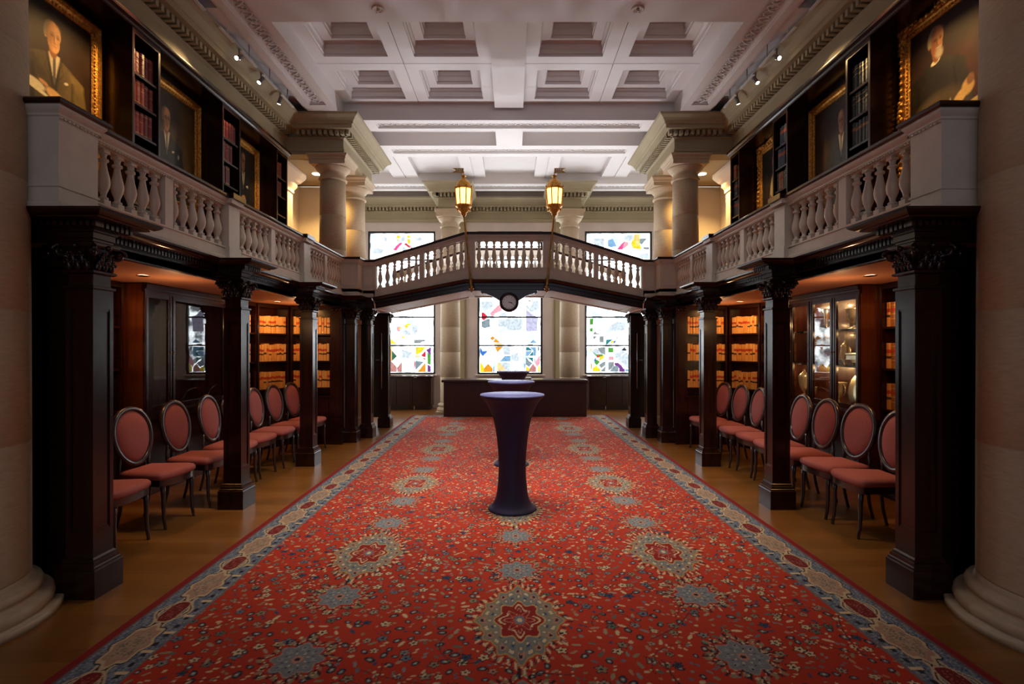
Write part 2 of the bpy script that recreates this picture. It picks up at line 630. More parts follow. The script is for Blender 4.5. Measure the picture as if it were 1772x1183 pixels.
def guilloche(mb, x0, x1, y0, y1, z):
    """carved relief of two interlaced waves round small bosses, hanging under a panel"""
    alongx = (x1 - x0) > (y1 - y0)
    L = (x1 - x0) if alongx else (y1 - y0)
    Wd = (y1 - y0) if alongx else (x1 - x0)
    cyc = max(2, round(L / 0.21))
    n = int(cyc * 8)
    amp = Wd * 0.33
    for ph in (0, PI):
        pts = []
        for i in range(n + 1):
            t = L * i / n
            w = amp * math.sin(2 * PI * cyc * i / n + ph)
            zz = z - 0.008 + 0.006 * math.cos(4 * PI * cyc * i / n + ph)
            if alongx:
                pts.append((x0 + t, (y0 + y1) / 2 + w, zz))
            else:
                pts.append(((x0 + x1) / 2 + w, y0 + t, zz))
        mb.tube(pts, Wd * 0.062, 5, 0, smooth=True)
    for i in range(cyc * 2):
        t = L * (i + 0.5) / (2 * cyc)
        c = (x0 + t, (y0 + y1) / 2, z) if alongx else ((x0 + x1) / 2, y0 + t, z)
        mb.ball(c, Wd * 0.10, 6, 0, (1, 1, 0.8))
        for q in (-1, 1):
            c2 = (x0 + t - L / (4 * cyc), (y0 + y1) / 2 + q * Wd * 0.30, z) if alongx else \
                ((x0 + x1) / 2 + q * Wd * 0.30, y0 + t - L / (4 * cyc), z)
            mb.ball(c2, Wd * 0.07, 6, 0, (1, 1, 0.6))


def soffit_beam(name, label, x0, x1, y0, y1, zs, zt, px0, px1, py0, py1):
    mb = MB()
    mb.box(x0, px0, y0, y1, zs, zt)
    mb.box(px1, x1, y0, y1, zs, zt)
    mb.box(px0, px1, y0, py0, zs, zt)
    mb.box(px0, px1, py1, y1, zs, zt)
    mb.box(px0, px1, py0, py1, zs + 0.045, zt)
    # moulded inner edge
    e = 0.018
    for q in ((px0, px0 + e, py0, py1), (px1 - e, px1, py0, py1), (px0, px1, py0, py0 + e), (px0, px1, py1 - e, py1)):
        mb.box(*q, zs + 0.02, zs + 0.05)
    o = mb.build(name, M_CEIL)
    struct(o, label, 'beam')
    mg = MB()
    guilloche(mg, px0 + 0.035, px1 - 0.035, py0 + 0.03, py1 - 0.03, zs + 0.045)
    mg.build('carved_guilloche', M_CEIL, o)
    return o


soffit_beam('trim_1', 'long white ceiling beam on the left with a carved guilloche band', -3.20, -2.735, 4.4, 8.876, ZB, ZC + 0.03,
            -3.10, -2.84, 4.6, 8.32)
soffit_beam('trim_2', 'long white ceiling beam on the right with a carved guilloche band', 2.735, 3.20, 4.4, 8.876, ZB, ZC + 0.03,
            2.84, 3.10, 4.6, 8.32)
soffit_beam('trim_3', 'cross beam with carved band at the far end of the coffers', -3.25, 3.25, 8.868, 9.325, ZB, ZC + 0.03,
            -2.25, 2.25, 9.0, 9.21)
soffit_beam('trim_4', 'second cross beam with carved band above the footbridge', -3.25, 3.25, 9.99, 10.57, ZB, ZC,
            -2.25, 2.25, 10.18, 10.4)
soffit_beam('trim_5', 'middle stretch of the carved beam along the window wall', -1.1, 1.1, 12.33, 12.9, ZB, ZC, -0.85, 0.85,
            12.5, 12.75)
soffit_beam('trim_6', 'left stretch of the carved beam along the window wall', -4.2, -1.1, 12.33, 12.9, ZB, ZC, -3.6, -1.95,
            12.5, 12.75)
soffit_beam('trim_7', 'right stretch of the carved beam along the window wall', 1.1, 4.2, 12.33, 12.9, ZB, ZC, 1.95, 3.6,
            12.5, 12.75)
mb = MB()
mb.box(-2.735, 2.735, 4.4, 6.19, ZB, ZC)
struct(mb.build('trim_8', M_CEIL), 'broad flat cross beam of the ceiling nearest the viewer', 'beam')
mb = MB()
mb.box(-0.235, 0.235, 6.19, 8.79, H + 3.93, ZC + 0.02)
mb.box(-0.215, 0.215, 8.79, 8.83, H + 3.95, ZC + 0.02)
struct(mb.build('trim_9', M_CEIL), 'plain middle beam between the two fields of coffers', 'beam')
mb = MB()
mb.box(-0.24, 0.24, 9.325, 9.99, ZB, ZC)
for s in (-1, 1):
    mb.sx = s
    for a, b in ((0.56, 1.07), (2.1, 2.68)):
        c = (a + b) / 2
        mb.box(a, c - 0.012, 10.57, 12.33, H + 3.90, ZC)
        mb.box(c + 0.012, b, 10.57, 12.33, H + 3.90, ZC)
        mb.box(c - 0.012, c + 0.012, 10.57, 12.33, H + 3.92, ZC)
mb.sx = 1
struct(mb.build('trim_10', M_CEIL), 'white ribs of the far ceiling bays over the footbridge', 'beam')
for s in (-1, 1):
    mb = MB(s)
    mb.box(3.2, 3.74, 3.0, 8.85, H + 3.93, H + 4.03)
    mb.box(3.2, 3.55, 5.98, 6.45, H + 3.79, H + 3.93)
    mb.box(3.2, 3.55, 3.0, 4.2, H + 3.79, H + 3.93)
    for a, b in ((4.2, 5.98), (6.45, 8.7)):
        mb.box(3.2, 3.25, a, b, H + 3.79, H + 3.93)
        mb.box(3.50, 3.55, a, b, H + 3.79, H + 3.93)
    struct(mb.build('trim_%d' % (11 if s < 0 else 12), M_CEIL),
           'narrow sunken ceiling strip over the %s bookcases' % SIDE[s], 'ceiling')

# ---- cream entablatures
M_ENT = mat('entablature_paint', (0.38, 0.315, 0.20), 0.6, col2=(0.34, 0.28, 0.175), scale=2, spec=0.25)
PROF_ENT = [(-.06, 3.186), (0.0, 3.186), (0.0, 3.225), (.012, 3.235), (.012, 3.27), (0.0, 3.28), (0.0, 3.43), (.03, 3.455),
            (.03, 3.468), (.0, 3.472), (.0, 3.546), (.19, 3.548), (.196, 3.60), (.215, 3.61), (.225, 3.64), (.265, 3.69), (.315, 3.725),
            (.326, 3.757), (-.06, 3.757)]
for s in (-1, 1):
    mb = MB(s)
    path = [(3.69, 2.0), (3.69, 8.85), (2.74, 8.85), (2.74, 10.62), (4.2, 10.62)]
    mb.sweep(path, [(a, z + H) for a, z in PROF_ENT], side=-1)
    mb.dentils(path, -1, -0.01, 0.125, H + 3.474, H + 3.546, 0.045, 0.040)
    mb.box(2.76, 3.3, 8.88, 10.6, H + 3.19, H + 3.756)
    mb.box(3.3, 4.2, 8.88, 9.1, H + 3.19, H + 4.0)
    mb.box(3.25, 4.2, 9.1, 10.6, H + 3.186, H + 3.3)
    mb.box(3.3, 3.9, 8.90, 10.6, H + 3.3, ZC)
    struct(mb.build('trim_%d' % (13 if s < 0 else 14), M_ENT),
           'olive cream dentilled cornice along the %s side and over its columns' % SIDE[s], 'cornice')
mb = MB()
YE = YW - 0.03
path = [(-4.2, YE), (-1.66, YE), (-1.66, 12.4), (-1.16, 12.4), (-1.16, YE), (1.16, YE), (1.16, 12.4), (1.66, 12.4),
        (1.66, YE), (4.2, YE)]
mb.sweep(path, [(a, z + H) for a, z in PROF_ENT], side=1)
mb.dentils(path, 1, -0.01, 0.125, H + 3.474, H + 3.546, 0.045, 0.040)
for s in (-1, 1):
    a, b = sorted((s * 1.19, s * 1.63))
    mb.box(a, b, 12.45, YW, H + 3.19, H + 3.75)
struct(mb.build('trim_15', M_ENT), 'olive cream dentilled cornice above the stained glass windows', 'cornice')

for s in (-1, 1):
    mb = MB(s)
    mb.box(3.27, 4.2, 10.66, 10.76, 0, H + 3.18)
    mb.box(3.23, 3.27, 10.62, 10.78, 0, H + 3.18)
    struct(mb.build('wall_%s_return' % SIDE[s], M_CREAM), 'cream return wall closing the %s wing behind the paired columns' % SIDE[s], 'wall')

# ---- windows
VPX, VPY = 886.0, 600.0


def px_to_wall(px, py, Y):
    return ((px - VPX) / 925 * Y + 0.05, H + (VPY - py) / 925 * Y)


GC = {}


def gcol(key, col, st=1.0):
    if key not in GC:
        GC[key] = mat_emit('glass_' + key, col, st, scale=14)
    return GC[key]


gcol('clear', (0.93, 0.97, 1.0), 3.2, (0.78, 0.86, 0.92), 2.5) if False else None
GC['clear'] = mat_emit('glass_clear', (0.90, 0.96, 1.0), 6.5, (0.088, 0.104, 0.116), 3.5)
for k, c, st in (('yellow', (1.0, 0.72, 0.02), 1.05), ('orange', (0.95, 0.36, 0.02), 0.9), ('amber', (0.98, 0.66, 0.30), 1.1),
                 ('red', (0.85, 0.02, 0.06), 0.85), ('pink', (0.95, 0.42, 0.50), 1.0), ('rose', (0.72, 0.30, 0.28), 0.8),
                 ('blue', (0.05, 0.22, 0.75), 0.8), ('sky', (0.22, 0.45, 0.72), 0.9), ('pale', (0.62, 0.72, 0.80), 0.95),
                 ('slate', (0.32, 0.42, 0.48), 0.7), ('teal', (0.02, 0.30, 0.34), 0.7), ('green', (0.10, 0.50, 0.06), 0.7),
                 ('dgreen', (0.03, 0.22, 0.10), 0.6), ('lime', (0.55, 0.75, 0.05), 0.9), ('purple', (0.28, 0.06, 0.40), 0.7),
                 ('grey', (0.34, 0.38, 0.40), 0.75), ('lilac', (0.58, 0.58, 0.80), 0.9), ('dark', (0.03, 0.04, 0.06), 0.3),
                 ('magenta', (0.90, 0.08, 0.32), 0.95)):
    gcol(k, c, st * (0.90 if k in ('pale', 'lilac', 'grey', 'slate', 'sky') else 0.80))
GKEYS = list(GC.keys())
GM = [GC[k] for k in GKEYS]


def W2(px, py, ox, oy, sc):
    return (ox + px / sc, oy + py / sc)


# coloured pieces, each a polygon in (x, z) of the window plane; read off as fractions of a pane width and height
A_MID = []      # (colour, polygon)


def P(lst, col, pts, ox, oy, sc):
    lst.append((col, [(ox + x / sc, oy + y / sc) for x, y in pts]))


mid = []
ox, oy, sc = 820, 480, 6.57
for col, pts in (
        ('red', [(85, 400), (105, 392), (158, 445), (110, 485), (88, 470)]),
        ('slate', [(85, 500), (175, 465), (185, 560), (120, 575), (85, 560)]),
        ('pale', [(88, 265), (215, 265), (215, 330), (130, 380), (88, 350)]),
        ('pink', [(185, 400), (265, 320), (300, 300), (320, 370), (250, 400), (205, 450)]),
        ('pale', [(275, 470), (555, 470), (555, 560), (520, 605), (375, 600), (375, 560), (275, 560)]),
        ('lilac', [(592, 350), (660, 410), (735, 455), (722, 520), (722, 610), (592, 610)]),
        ('pale', [(592, 300), (640, 345), (680, 265), (735, 258), (738, 345), (655, 395), (592, 340)]),
        ('purple', [(612, 258), (652, 252), (640, 275)]),
        ('pale', [(340, 395), (370, 395), (372, 445), (280, 445), (290, 420)]),
        ('orange', [(180, 690), (215, 662), (240, 690), (205, 710)]),
        ('orange', [(215, 735), (250, 690), (300, 740)]),
        ('amber', [(218, 745), (310, 745), (328, 770), (235, 770)]),
        ('orange', [(240, 785), (335, 785), (265, 855)]),
        ('sky', [(630, 745), (676, 700), (722, 745)]),
        ('dark', [(415, 742), (520, 742), (520, 748), (415, 748)]),
        ('slate', [(612, 755), (675, 755), (675, 770), (612, 770)]),
        ('blue', [(48, 800), (75, 790), (95, 840), (155, 835), (100, 895), (48, 850)]),
        ('amber', [(160, 790), (195, 790), (165, 825)]),
        ('pale', [(320, 790), (412, 790), (412, 880), (345, 880), (330, 840)]),
        ('sky', [(290, 955), (350, 890), (415, 890), (415, 955)]),
        ('pale', [(330, 965), (412, 965), (412, 1075), (360, 1050), (290, 970)]),
        ('amber', [(265, 970), (290, 965), (355, 1040), (350, 1075), (265, 1075)]),
        ('pale', [(430, 880), (500, 850), (520, 950), (470, 955), (430, 940)]),
        ('yellow', [(55, 880), (78, 900), (78, 965), (112, 1010), (112, 1075), (50, 1075)]),
        ('orange', [(112, 1030), (160, 980), (212, 1030), (212, 1075), (112, 1075)]),
        ('sky', [(215, 1020), (235, 1005), (235, 1075), (215, 1075)]),
        ('teal', [(592, 788), (622, 788), (672, 830), (592, 830)]),
        ('sky', [(625, 788), (708, 788), (708, 890), (676, 890), (676, 830)]),
        ('sky', [(592, 835), (668, 835), (620, 890), (592, 890)]),
        ('teal', [(625, 890), (674, 838), (674, 890)]),
        ('slate', [(592, 905), (625, 945), (672, 975), (625, 1020), (592, 990)]),
        ('teal', [(610, 908), (674, 908), (674, 965)]),
        ('pale', [(676, 908), (722, 940), (722, 960), (690, 975), (676, 970)]),
        ('yellow', [(592, 1000), (632, 1035), (632, 1075), (592, 1075)]),
        ('rose', [(632, 1035), (672, 978), (710, 1020), (710, 1075), (632, 1075)]),
        ('pink', [(690, 970), (780, 880), (780, 975), (720, 1020)]),
        ('yellow', [(730, 1025), (780, 975), (780, 1075), (730, 1075)]),
        ('slate', [(725, 788), (742, 788), (742, 830), (725, 830)]),
        ('sky', [(572, 980), (586, 980), (586, 1060), (572, 1060)])):
    P(mid, col, pts, ox, oy, sc)
left = []
ox, oy, sc = 630, 390, 4.385
for col, pts in (
        ('yellow', [(242, 78), (252, 70), (268, 72), (270, 88), (256, 94), (242, 88)]),
        ('yellow', [(320, 74), (332, 69), (348, 73), (348, 90), (322, 92)]),
        ('yellow', [(320, 98), (348, 98), (346, 135), (334, 138), (320, 110)]),
        ('amber', [(245, 100), (265, 100), (262, 114), (247, 114)]),
        ('magenta', [(212, 182), (240, 150), (268, 128), (290, 130), (268, 152), (240, 188)]),
        ('red', [(296, 135), (318, 130), (350, 160), (345, 168), (328, 162)]),
        ('pink', [(330, 140), (350, 150), (366, 168), (352, 170)]),
        ('pale', [(280, 80), (305, 76), (310, 100), (292, 122), (278, 112)]),
        ('pale', [(285, 150), (305, 162), (312, 186), (284, 186)]),
        ('pale', [(140, 78), (170, 90), (165, 130), (148, 110)]),
        ('pale', [(60, 175), (100, 170), (150, 180), (120, 210), (60, 215)]),
        ('pale', [(380, 90), (430, 85), (440, 110), (390, 115)]),
        ('pink', [(245, 770), (268, 765), (272, 800), (258, 808), (246, 795)]),
        ('yellow', [(300, 755), (325, 745), (332, 770), (310, 780)]),
        ('yellow', [(325, 745), (348, 742), (345, 755), (328, 757)]),
        ('yellow', [(258, 772), (285, 768), (280, 780), (262, 785)]),
        ('yellow', [(278, 840), (300, 838), (302, 852), (284, 858)]),
        ('pale', [(360, 755), (400, 750), (405, 800), (385, 830), (362, 800)]),
        ('pale', [(280, 790), (345, 795), (350, 830), (300, 830)]),
        ('yellow', [(198, 855), (228, 885), (244, 897), (198, 897)]),
        ('grey', [(375, 867), (464, 865), (458, 880), (432, 882), (425, 894), (375, 894)]),
        ('orange', [(150, 935), (205, 935), (205, 1035), (150, 1035)]),
        ('dgreen', [(206, 945), (248, 992), (206, 1030)]),
        ('yellow', [(160, 920), (215, 920), (200, 935)]),
        ('rose', [(150, 1050), (200, 1030), (243, 1075), (243, 1112), (150, 1112)]),
        ('rose', [(247, 1078), (284, 1030), (284, 1112), (250, 1112)]),
        ('yellow', [(388, 922), (465, 922), (430, 965), (388, 982)]),
        ('red', [(430, 985), (464, 950), (464, 1000), (440, 995)]),
        ('pale', [(280, 940), (360, 960), (340, 1010), (290, 1000)]),
        ('purple', [(466, 945), (503, 922), (503, 990), (480, 960)]),
        ('amber', [(388, 986), (428, 990), (415, 1000), (388, 1000)]),
        ('rose', [(440, 1002), (463, 1005), (463, 1022), (452, 1020)]),
        ('slate', [(386, 1028), (452, 1032), (420, 1068), (386, 1100)]),
        ('orange', [(400, 1112), (464, 1036), (464, 1112)]),
        ('red', [(378, 1028), (384, 1028), (384, 1110), (378, 1110)]),
        ('green', [(478, 960), (503, 990), (503, 1060), (478, 1050)]),
        ('purple', [(478, 1052), (503, 1068), (503, 1112), (478, 1112)]),
        ('yellow', [(30, 930), (70, 930), (70, 1030), (30, 1000)]),
        ('sky', [(75, 1000), (140, 950), (140, 1100), (75, 1100)])):
    P(left, col, pts, ox, oy, sc)
right = []
ox, oy, sc = 1010, 380, 4.225
for col, pts in (
        ('pale', [(75, 132), (155, 132), (155, 205), (90, 185), (75, 165)]),
        ('sky', [(180, 145), (215, 135), (245, 190), (200, 200), (180, 190)]),
        ('magenta', [(245, 215), (275, 178), (300, 155), (322, 165), (300, 190), (290, 215)]),
        ('pink', [(300, 160), (325, 160), (332, 180), (300, 208), (290, 200)]),
        ('yellow', [(350, 175), (375, 95), (412, 95), (414, 170), (430, 215), (365, 205)]),
        ('amber', [(378, 100), (400, 98), (410, 180), (390, 190)]),
        ('slate', [(414, 132), (470, 132), (430, 178), (414, 170)]),
        ('grey', [(440, 195), (498, 195), (498, 215), (440, 212)]),
        ('pale', [(410, 250), (480, 240), (480, 285), (410, 275)]),
        ('pale', [(300, 110), (375, 105), (370, 145), (330, 155), (300, 140)]),
        ('green', [(48, 722), (72, 722), (72, 765), (48, 770)]),
        ('green', [(48, 792), (70, 790), (70, 818), (48, 818)]),
        ('grey', [(72, 832), (88, 812), (95, 826), (115, 830), (115, 838), (72, 838)]),
        ('grey', [(75, 850), (108, 850), (80, 870), (72, 865)]),
        ('grey', [(120, 852), (150, 850), (150, 896), (120, 896)]),
        ('teal', [(168, 874), (218, 874), (168, 915)]),
        ('yellow', [(196, 900), (208, 884), (222, 884), (222, 900)]),
        ('blue', [(222, 890), (238, 880), (242, 888), (225, 908)]),
        ('lilac', [(238, 870), (252, 850), (258, 858), (246, 878)]),
        ('pale', [(190, 780), (250, 740), (310, 760), (300, 810), (190, 815)]),
        ('amber', [(50, 940), (62, 940), (62, 965), (50, 960)]),
        ('pale', [(62, 965), (92, 935), (140, 975), (155, 1010), (105, 990)]),
        ('green', [(65, 965), (95, 985), (150, 985), (125, 1010), (95, 1000)]),
        ('grey', [(100, 935), (162, 930), (162, 990), (130, 975)]),
        ('yellow', [(120, 1000), (155, 990), (150, 1010), (115, 1038)]),
        ('red', [(95, 1000), (120, 985), (115, 1008), (100, 1008)]),
        ('blue', [(75, 1030), (92, 1005), (98, 1030), (85, 1042)]),
        ('green', [(78, 1045), (100, 1020), (122, 1040), (98, 1065)]),
        ('grey', [(115, 1060), (162, 1035), (162, 1060), (130, 1088)]),
        ('orange', [(50, 1040), (66, 1060), (66, 1112), (60, 1112)]),
        ('yellow', [(68, 1112), (68, 1085), (95, 1065), (125, 1095), (125, 1112)]),
        ('grey', [(130, 1100), (162, 1075), (162, 1112), (130, 1112)]),
        ('green', [(183, 935), (220, 935), (220, 970), (183, 970)]),
        ('pink', [(185, 1000), (222, 998), (222, 1025), (185, 1028)]),
        ('pale', [(225, 985), (300, 950), (318, 962), (250, 1012), (235, 1005)]),
        ('dark', [(275, 955), (302, 930), (325, 958)]),
        ('pale', [(250, 1015), (318, 968), (332, 990), (332, 1090), (305, 1070)]),
        ('grey', [(185, 1042), (225, 1038), (225, 1068), (185, 1108)]),
        ('purple', [(228, 1045), (255, 1045), (280, 1065), (305, 1105), (262, 1085), (228, 1062)]),
        ('slate', [(225, 1068), (258, 1070), (258, 1112), (190, 1112)]),
        ('purple', [(262, 1085), (300, 1090), (305, 1112), (262, 1112)]),
        ('sky', [(310, 1095), (332, 1090), (332, 1112), (310, 1112)]),
        ('orange', [(345, 960), (400, 960), (400, 1040), (345, 1020)]),
        ('sky', [(420, 1000), (480, 1000), (480, 1100), (420, 1100)])):
    P(right, col, pts, ox, oy, sc)

for k, (pieces, (x0, x1)) in enumerate(zip((left, mid, right), WX)):
    nm = 'window_%d' % (k + 1)
    lab = ['left stained glass window with a magenta arch and red shapes near its foot',
           'middle stained glass window behind the clock and the tables',
           'right stained glass window with the green and grey chequered corner'][k]
    root = thing(nm, ((x0 + x1) / 2, YW, WZ0), lab, 'window', kind='structure')
    cx, cz = (x0 + x1) / 2, WZ0
    fm = MB()
    w = 0.05
    fm.box(x0 - cx, x0 - cx + w, 0.02, 0.10, 0, WZ1 - cz)
    fm.box(x1 - cx - w, x1 - cx, 0.02, 0.10, 0, WZ1 - cz)
    fm.box(x0 - cx + w, x1 - cx - w, 0.02, 0.10, 0, 0.045)
    fm.box(x0 - cx + w, x1 - cx - w, 0.02, 0.10, WZ1 - cz - 0.05, WZ1 - cz)
    for i in range(1, 5):
        z = (WZ1 - cz) * i / 5
        fm.box(x0 - cx + w, x1 - cx - w, 0.03, 0.09, z - 0.018, z + 0.018)
    fm.build('frame', M_BLACK, root)
    gm = MB()
    gm.box(x0 - cx + 0.02, x1 - cx - 0.02, 0.075, 0.085, 0.02, WZ1 - cz - 0.02, GKEYS.index('clear'))
    seq = 0
    for col, pts in pieces:
        q = [px_to_wall(a, b, YW) for a, b in pts]
        q = [(min(max(a, x0 + 0.06), x1 - 0.06) - cx, min(max(b, WZ0 + 0.05), WZ1 - 0.06) - cz) for a, b in q]
        seq += 1
        yy = 0.066 - 0.0002 * seq
        gm.prism(q, 'y', yy, 0.0745, GKEYS.index(col))
    gm.build('stained_glass', GM, root)
    sm = MB()
    sm.box(x0 - cx - 0.06, x1 - cx + 0.06, -0.07, 0.03, -0.045, 0.0, 0, bev=0.008)
    sm.build('sill', M_CREAM, root)

# ---- stone columns


def column_profile(r, z0, z1, big=False):
    """stone shaft with faint drum joints"""
    out = []
    n = 7
    for i in range(n + 1):
        t = i / n
        z = z0 + (z1 - z0) * t
        rr = r * (1.0 - 0.10 * t * t)
        if 0 < i < n:
            out += [(rr, z - 0.004), (rr - 0.004, z), (rr, z + 0.004)]
        else:
            out.append((rr, z))
    return out


def stone_column(x, y, r, zc, label, group, base_r):
    t = thing('stone_column', (x, y, 0), label, 'column', group)
    m = MB()
    br = base_r
    if r > 0.4:
        m.lathe([(0.60, 0), (0.60, 0.038), (0.592, 0.042), (0.54, 0.042), (0.553, 0.05), (0.560, 0.075), (0.553, 0.10), (0.54, 0.108),
                 (0.505, 0.11), (0.495, 0.12), (0.490, 0.130), (0.498, 0.136), (0.506, 0.155), (0.498, 0.175), (0.485, 0.182),
                 (0.468, 0.184), (0.456, 0.20), (r, 0.23)], 64)
        m.build('base', M_STONE, t)
        m = MB()
        m.lathe([(r, 0.23)] + column_profile(r, 0.24, zc), 64)
        m.build('shaft', M_STONE, t)
        return t
    m.lathe([(br * 1.0, 0), (br * 1.0, 0.06)], 4, square=True, smooth=False)
    m.lathe([(br * 0.98, 0.06), (br * 1.02, 0.09), (br * 0.98, 0.13), (br * 0.9, 0.14), (br * 0.87, 0.17), (br * 0.93, 0.18),
             (br * 0.94, 0.20), (br * 0.9, 0.225), (r * 1.06, 0.23), (r, 0.26)], 32)
    m.build('base', M_STONE, t)
    m = MB()
    m.lathe([(r, 0.26)] + column_profile(r, 0.27, H + 2.80), 32)
    m.build('shaft', M_STONE, t)
    m = MB()
    q = r * 0.9
    m.lathe([(q, H + 2.80), (q + .025, H + 2.81), (q + .028, H + 2.83), (q + .01, H + 2.85), (q, H + 2.86), (q, H + 2.93),
             (q + .02, H + 2.94), (q + 0.055, H + 2.98), (q + 0.075, H + 3.01), (q + .08, H + 3.025)], 32)
    m.lathe([(q + .085, H + 3.025), (q + .085, H + 3.09), (q + .095, H + 3.10), (q + .10, H + 3.13), (q + .125, H + 3.16),
             (q + .13, H + 3.186)], 4, square=True, smooth=False)
    m.build('capital', M_STONE, t)
    return t


for s in (-1, 1):
    stone_column(s * 3.20, 2.95, 0.45, ZC, 'huge limestone column at the %s edge with round moulded base' % SIDE[s],
                 'great columns beside the viewer', 0.6)
    stone_column(s * 3.0, 9.10, 0.232, 0, 'nearer limestone column of the pair at the %s end of the footbridge' % SIDE[s],
                 'paired columns at the footbridge', 0.29)
    stone_column(s * 3.0, 10.30, 0.232, 0, 'further limestone column of the pair at the %s end of the footbridge' % SIDE[s],
                 'paired columns at the footbridge', 0.29)
    stone_column(s * 1.41, 12.65, 0.235, 0, 'limestone column %s of the middle stained glass window' % SIDE[s],
                 'columns at the window wall', 0.31)
    m = MB(s)
    m.box(1.16, 1.66, YW - 0.07, YW, 0, H + 3.19)
    m.box(1.12, 1.70, YW - 0.03, YW, 0, H + 3.19)
    struct(m.build('trim_%d' % (16 if s < 0 else 17), M_ENT), 'flat pilaster strip behind the %s wall column' % SIDE[s], 'pilaster')

# ---- gallery floors
for s in (-1, 1):
    m = MB(s)
    m.box(2.84, 4.2, 3.36, 8.80, H + 0.665, H + 0.82)
    m.box(2.57, 4.2, 8.80, 10.62, H + 0.665, H + 0.82)
    m.box(2.35, 2.57, 9.14, 10.5, H + 0.665, H + 0.82)
    struct(m.build('trim_%d' % (18 if s < 0 else 19), M_ORANGE), 'warm coloured ceiling of the %s alcove under the gallery' % SIDE[s],
           'ceiling')

# ---- wooden entablature of each gallery
PROF_WOOD = [(-.03, .655), (0.0, .655), (0.0, .675), (.008, .68), (.008, .715), (.016, .72), (.016, .735), (.04, .737),
             (.04, .775), (.085, .777), (.14, .779), (.145, .787), (.16, .79), (.18, .80), (.195, .812), (.2, .826), (-.03, .826)]


def wood_path(s):
    e = 0.0
    p = [(4.15, 3.33 + e), (2.56, 3.33 + e), (2.56, 3.50 + e), (2.85, 3.50 + e)]
    for y0 in (5.15, 7.0):
        p += [(2.85, y0), (2.56, y0), (2.56, y0 + .17), (2.85, y0 + .17)]
    p += [(2.85, 8.78), (2.56, 8.78), (2.56, 9.12), (2.30, 9.12)]
    return p


for s in (-1, 1):
    m = MB(s)
    p = wood_path(s)
    m.sweep(p, [(a, z + H) for a, z in PROF_WOOD], side=-1)
    m.dentils(p[:-1], -1, 0.03, 0.075, H + 0.740, H + 0.773, 0.022, 0.018)
    for y0 in (3.33, 5.15, 7.0):
        m.box(2.57, 2.88, y0 + 0.01, y0 + .16, H + .657, H + .825)
    m.box(2.57, 2.88, 8.79, 9.2, H + .657, H + .825)
    m.box(2.84, 2.90, 3.4, 8.85, H + .657, H + .825)
    struct(m.build('trim_%d' % (20 if s < 0 else 21), M_WOODH), 'dark mahogany dentilled cornice under the %s gallery balustrade' % SIDE[s],
           'cornice')

# end wall panel closing each alcove beside the first pillar
for s in (-1, 1):
    m = MB(s)
    m.box(2.77, 4.2, 3.55, 3.62, 0, H + .66)
    m.box(2.78, 2.97, 3.49, 3.56, 0.2, H + .52)
    m.box(2.76, 2.99, 3.47, 3.56, 0, 0.2)
    m.box(2.80, 2.95, 3.478, 3.49, 0.32, H + .42)
    m.box(2.825, 2.925, 3.47, 3.478, 0.36, H + .40)
    m.box(2.76, 2.99, 3.46, 3.56, H + .52, H + .66)
    for q in range(3):
        m.ball((2.80 + q * 0.07, 3.45, H + 0.60), 0.035, 8)
    struct(m.build('wall_%s_panel' % SIDE[s], M_WOOD), 'dark mahogany panelled pilaster behind the first %s pillar' % SIDE[s], 'panelling')

for s in (-1, 1):
    m = MB(s)
    m.box(4.17, 4.2, 3.62, 8.80, 0, H + .66)
    m.box(2.84, 4.17, 8.765, 8.80, 0, H + .66)
    struct(m.build('wall_%s_lining' % SIDE[s], M_WOOD), 'dark mahogany lining behind the %s alcove bookcases' % SIDE[s], 'panelling')

# ---- mahogany pillars with carved capitals


def spiral(c, u, v, r, turns=1.6, n=22):
    pts = []
    for i in range(n):
        t = i / (n - 1)
        a = turns * 2 * PI * t
        rr = r * (1 - 0.8 * t)
        pts.append(Vector(c) + Vector(u) * (rr * math.cos(a)) + Vector(v) * (rr * math.sin(a)))
    return pts


